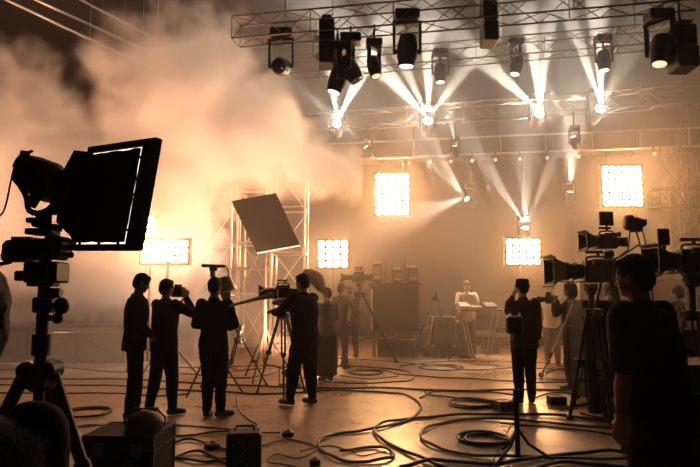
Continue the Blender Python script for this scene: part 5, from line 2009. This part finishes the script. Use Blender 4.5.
cable([(-30, 386), (60, 385), (130, 387), (200, 391), (260, 394), (330, 391), (380, 392), (410, 397), (421, 408), (408, 420), (370, 430), (335, 434), (318, 443), (328, 455), (352, 462), (388, 459), (392, 452), (372, 447), (340, 452)], 'long black cable running behind the men and hooking back in an S at the centre', .020)
cable([(-30, 379), (70, 379), (160, 381), (240, 386), (320, 388), (400, 389), (470, 391), (560, 390), (640, 392), (720, 393)], 'straight thick cable crossing the whole floor just behind the men', .022)
cable([(470, 475), (430, 462), (398, 448), (378, 437), (376, 427), (398, 420), (450, 416), (510, 414), (570, 417), (640, 424), (720, 428)], 'bold cable sweeping from the bottom centre up and off to the right', .022)
cable([(720, 462), (640, 460), (560, 458), (480, 456), (438, 448), (421, 437), (430, 427), (470, 419), (540, 422), (600, 428), (640, 433)], 'cable forming the big flat loop around the lying ring at lower right', .020)
cable([(400, 467), (440, 461), (500, 464), (560, 455), (610, 452), (660, 458), (720, 466)], 'thick cable along the bottom edge beneath the big flat loop', .024)
cable([(520, 476), (560, 462), (600, 466), (650, 470), (700, 477)], 'short thick cable at the bottom right corner by the pole stand', .026)
cable([(300, 378), (345, 383), (400, 382), (414, 377), (400, 370), (360, 367), (320, 366), (290, 369)], 'hazy cable loop on the floor under the tripod with wide legs', .016)
cable([(340, 376), (370, 379), (398, 376), (385, 371), (356, 370)], 'smaller inner loop lying inside the hazy cable loop', .013)
cable([(395, 374), (450, 378), (510, 381), (560, 383), (610, 380)], 'long slack cable crossing the middle of the floor toward the hatted person', .015)
cable([(400, 366), (440, 362), (500, 361), (560, 364), (620, 362)], 'thin far cable in front of the wheeled dolly', .014)
cable([(330, 358), (380, 361), (440, 366), (470, 370), (520, 368), (590, 372)], 'thin far cable passing behind the hazy loops', .013)
cable([(420, 398), (440, 391), (480, 392), (520, 396), (514, 401), (470, 400), (432, 395), (424, 392)], 'flat narrow loop of cable lying above the small ring', .016)
cable([(236, 398), (238, 408), (246, 418), (256, 424), (252, 428), (220, 432), (180, 436), (130, 436), (80, 440), (30, 446)], 'cable dropping from the empty tripod and running left along the floor', .014)
cable([(140, 424), (190, 426), (250, 432), (280, 433)], 'thin cable ending in the round floor socket', .010)
cable([(60, 430), (90, 425), (118, 431), (100, 440), (70, 436), (80, 428), (112, 424)], 'tangle of thin cable left of the domed lamp', .010)
cable([(150, 452), (185, 440), (215, 446), (232, 455), (205, 462), (175, 458)], 'black tangle of cable between the low case and the power box', .016)
cable([(160, 462), (200, 452), (236, 468), (270, 476)], 'thick cable passing beneath the power box', .018)
cable([(262, 446), (290, 440), (318, 448), (300, 458), (276, 455), (268, 462), (300, 468)], 'thin tangled cable right of the power box', .009)
cable([(300, 452), (330, 446), (352, 452), (362, 456), (386, 452)], 'thin wire with a small plug near the S shaped hook', .008)
cable([(180, 374), (240, 378), (262, 376), (280, 370), (272, 364)], 'cable curling up to the foot of the operator tripod', .016)
cable([(150, 366), (210, 368), (270, 366), (330, 372)], 'thin far cable passing behind the legs of the men', .014)
cable([(0, 370), (60, 368), (120, 372), (180, 368), (240, 366)], 'thin far cable lying along the front of the left stage', .014)
cable([(-20, 392), (40, 394), (100, 393), (150, 396), (190, 394)], 'slack cable nearest the men at the far left', .016)
cable([(545, 372), (560, 366), (582, 370), (575, 378), (552, 380), (546, 374), (566, 369), (590, 376), (610, 384)], 'tangle of cable on the floor behind the woman', .016)
cable([(530, 400), (560, 392), (590, 398), (620, 396), (640, 402)], 'cable lying in front of the camera pedestal', .018)
cable([(560, 410), (590, 404), (625, 410), (640, 416), (612, 419), (580, 414)], 'pale edged cable bundle at the foot of the pedestal', .016)
cable([(500, 424), (560, 428), (620, 436), (650, 434)], 'short cable crossing the bright patch near the pole stand', .014)
cable([(488, 476), (497, 452), (506, 434), (512, 424)], 'pale cable strand running up to the foot of the pole stand', .010, 'grey_rubber')
cable([(494, 476), (503, 455), (511, 438), (515, 430)], 'second pale strand beside the one at the foot of the pole stand', .010, 'grey_rubber')
coil(472, 404, .30, 3.2, 'small ring of coiled cable in the middle of the open floor', .016, 2)
coil(483, 440, .245, 3.4, 'ring of coiled cable lying inside the big flat loop', .017, 3)
coil(86, 413, .30, 3.3, 'coil of cable on the floor right of the big stand legs', .012, 4)
coil(440, 368, .42, 2.2, 'far faint ring of cable near the wheeled dolly', .016, 5)
coil(630, 412, .20, 3.0, 'coil of cable on the floor left of the foreground man', .014, 6)
coil(365, 373, .30, 2.2, 'faint coil in the haze under the tripod with wide legs', .014, 7)
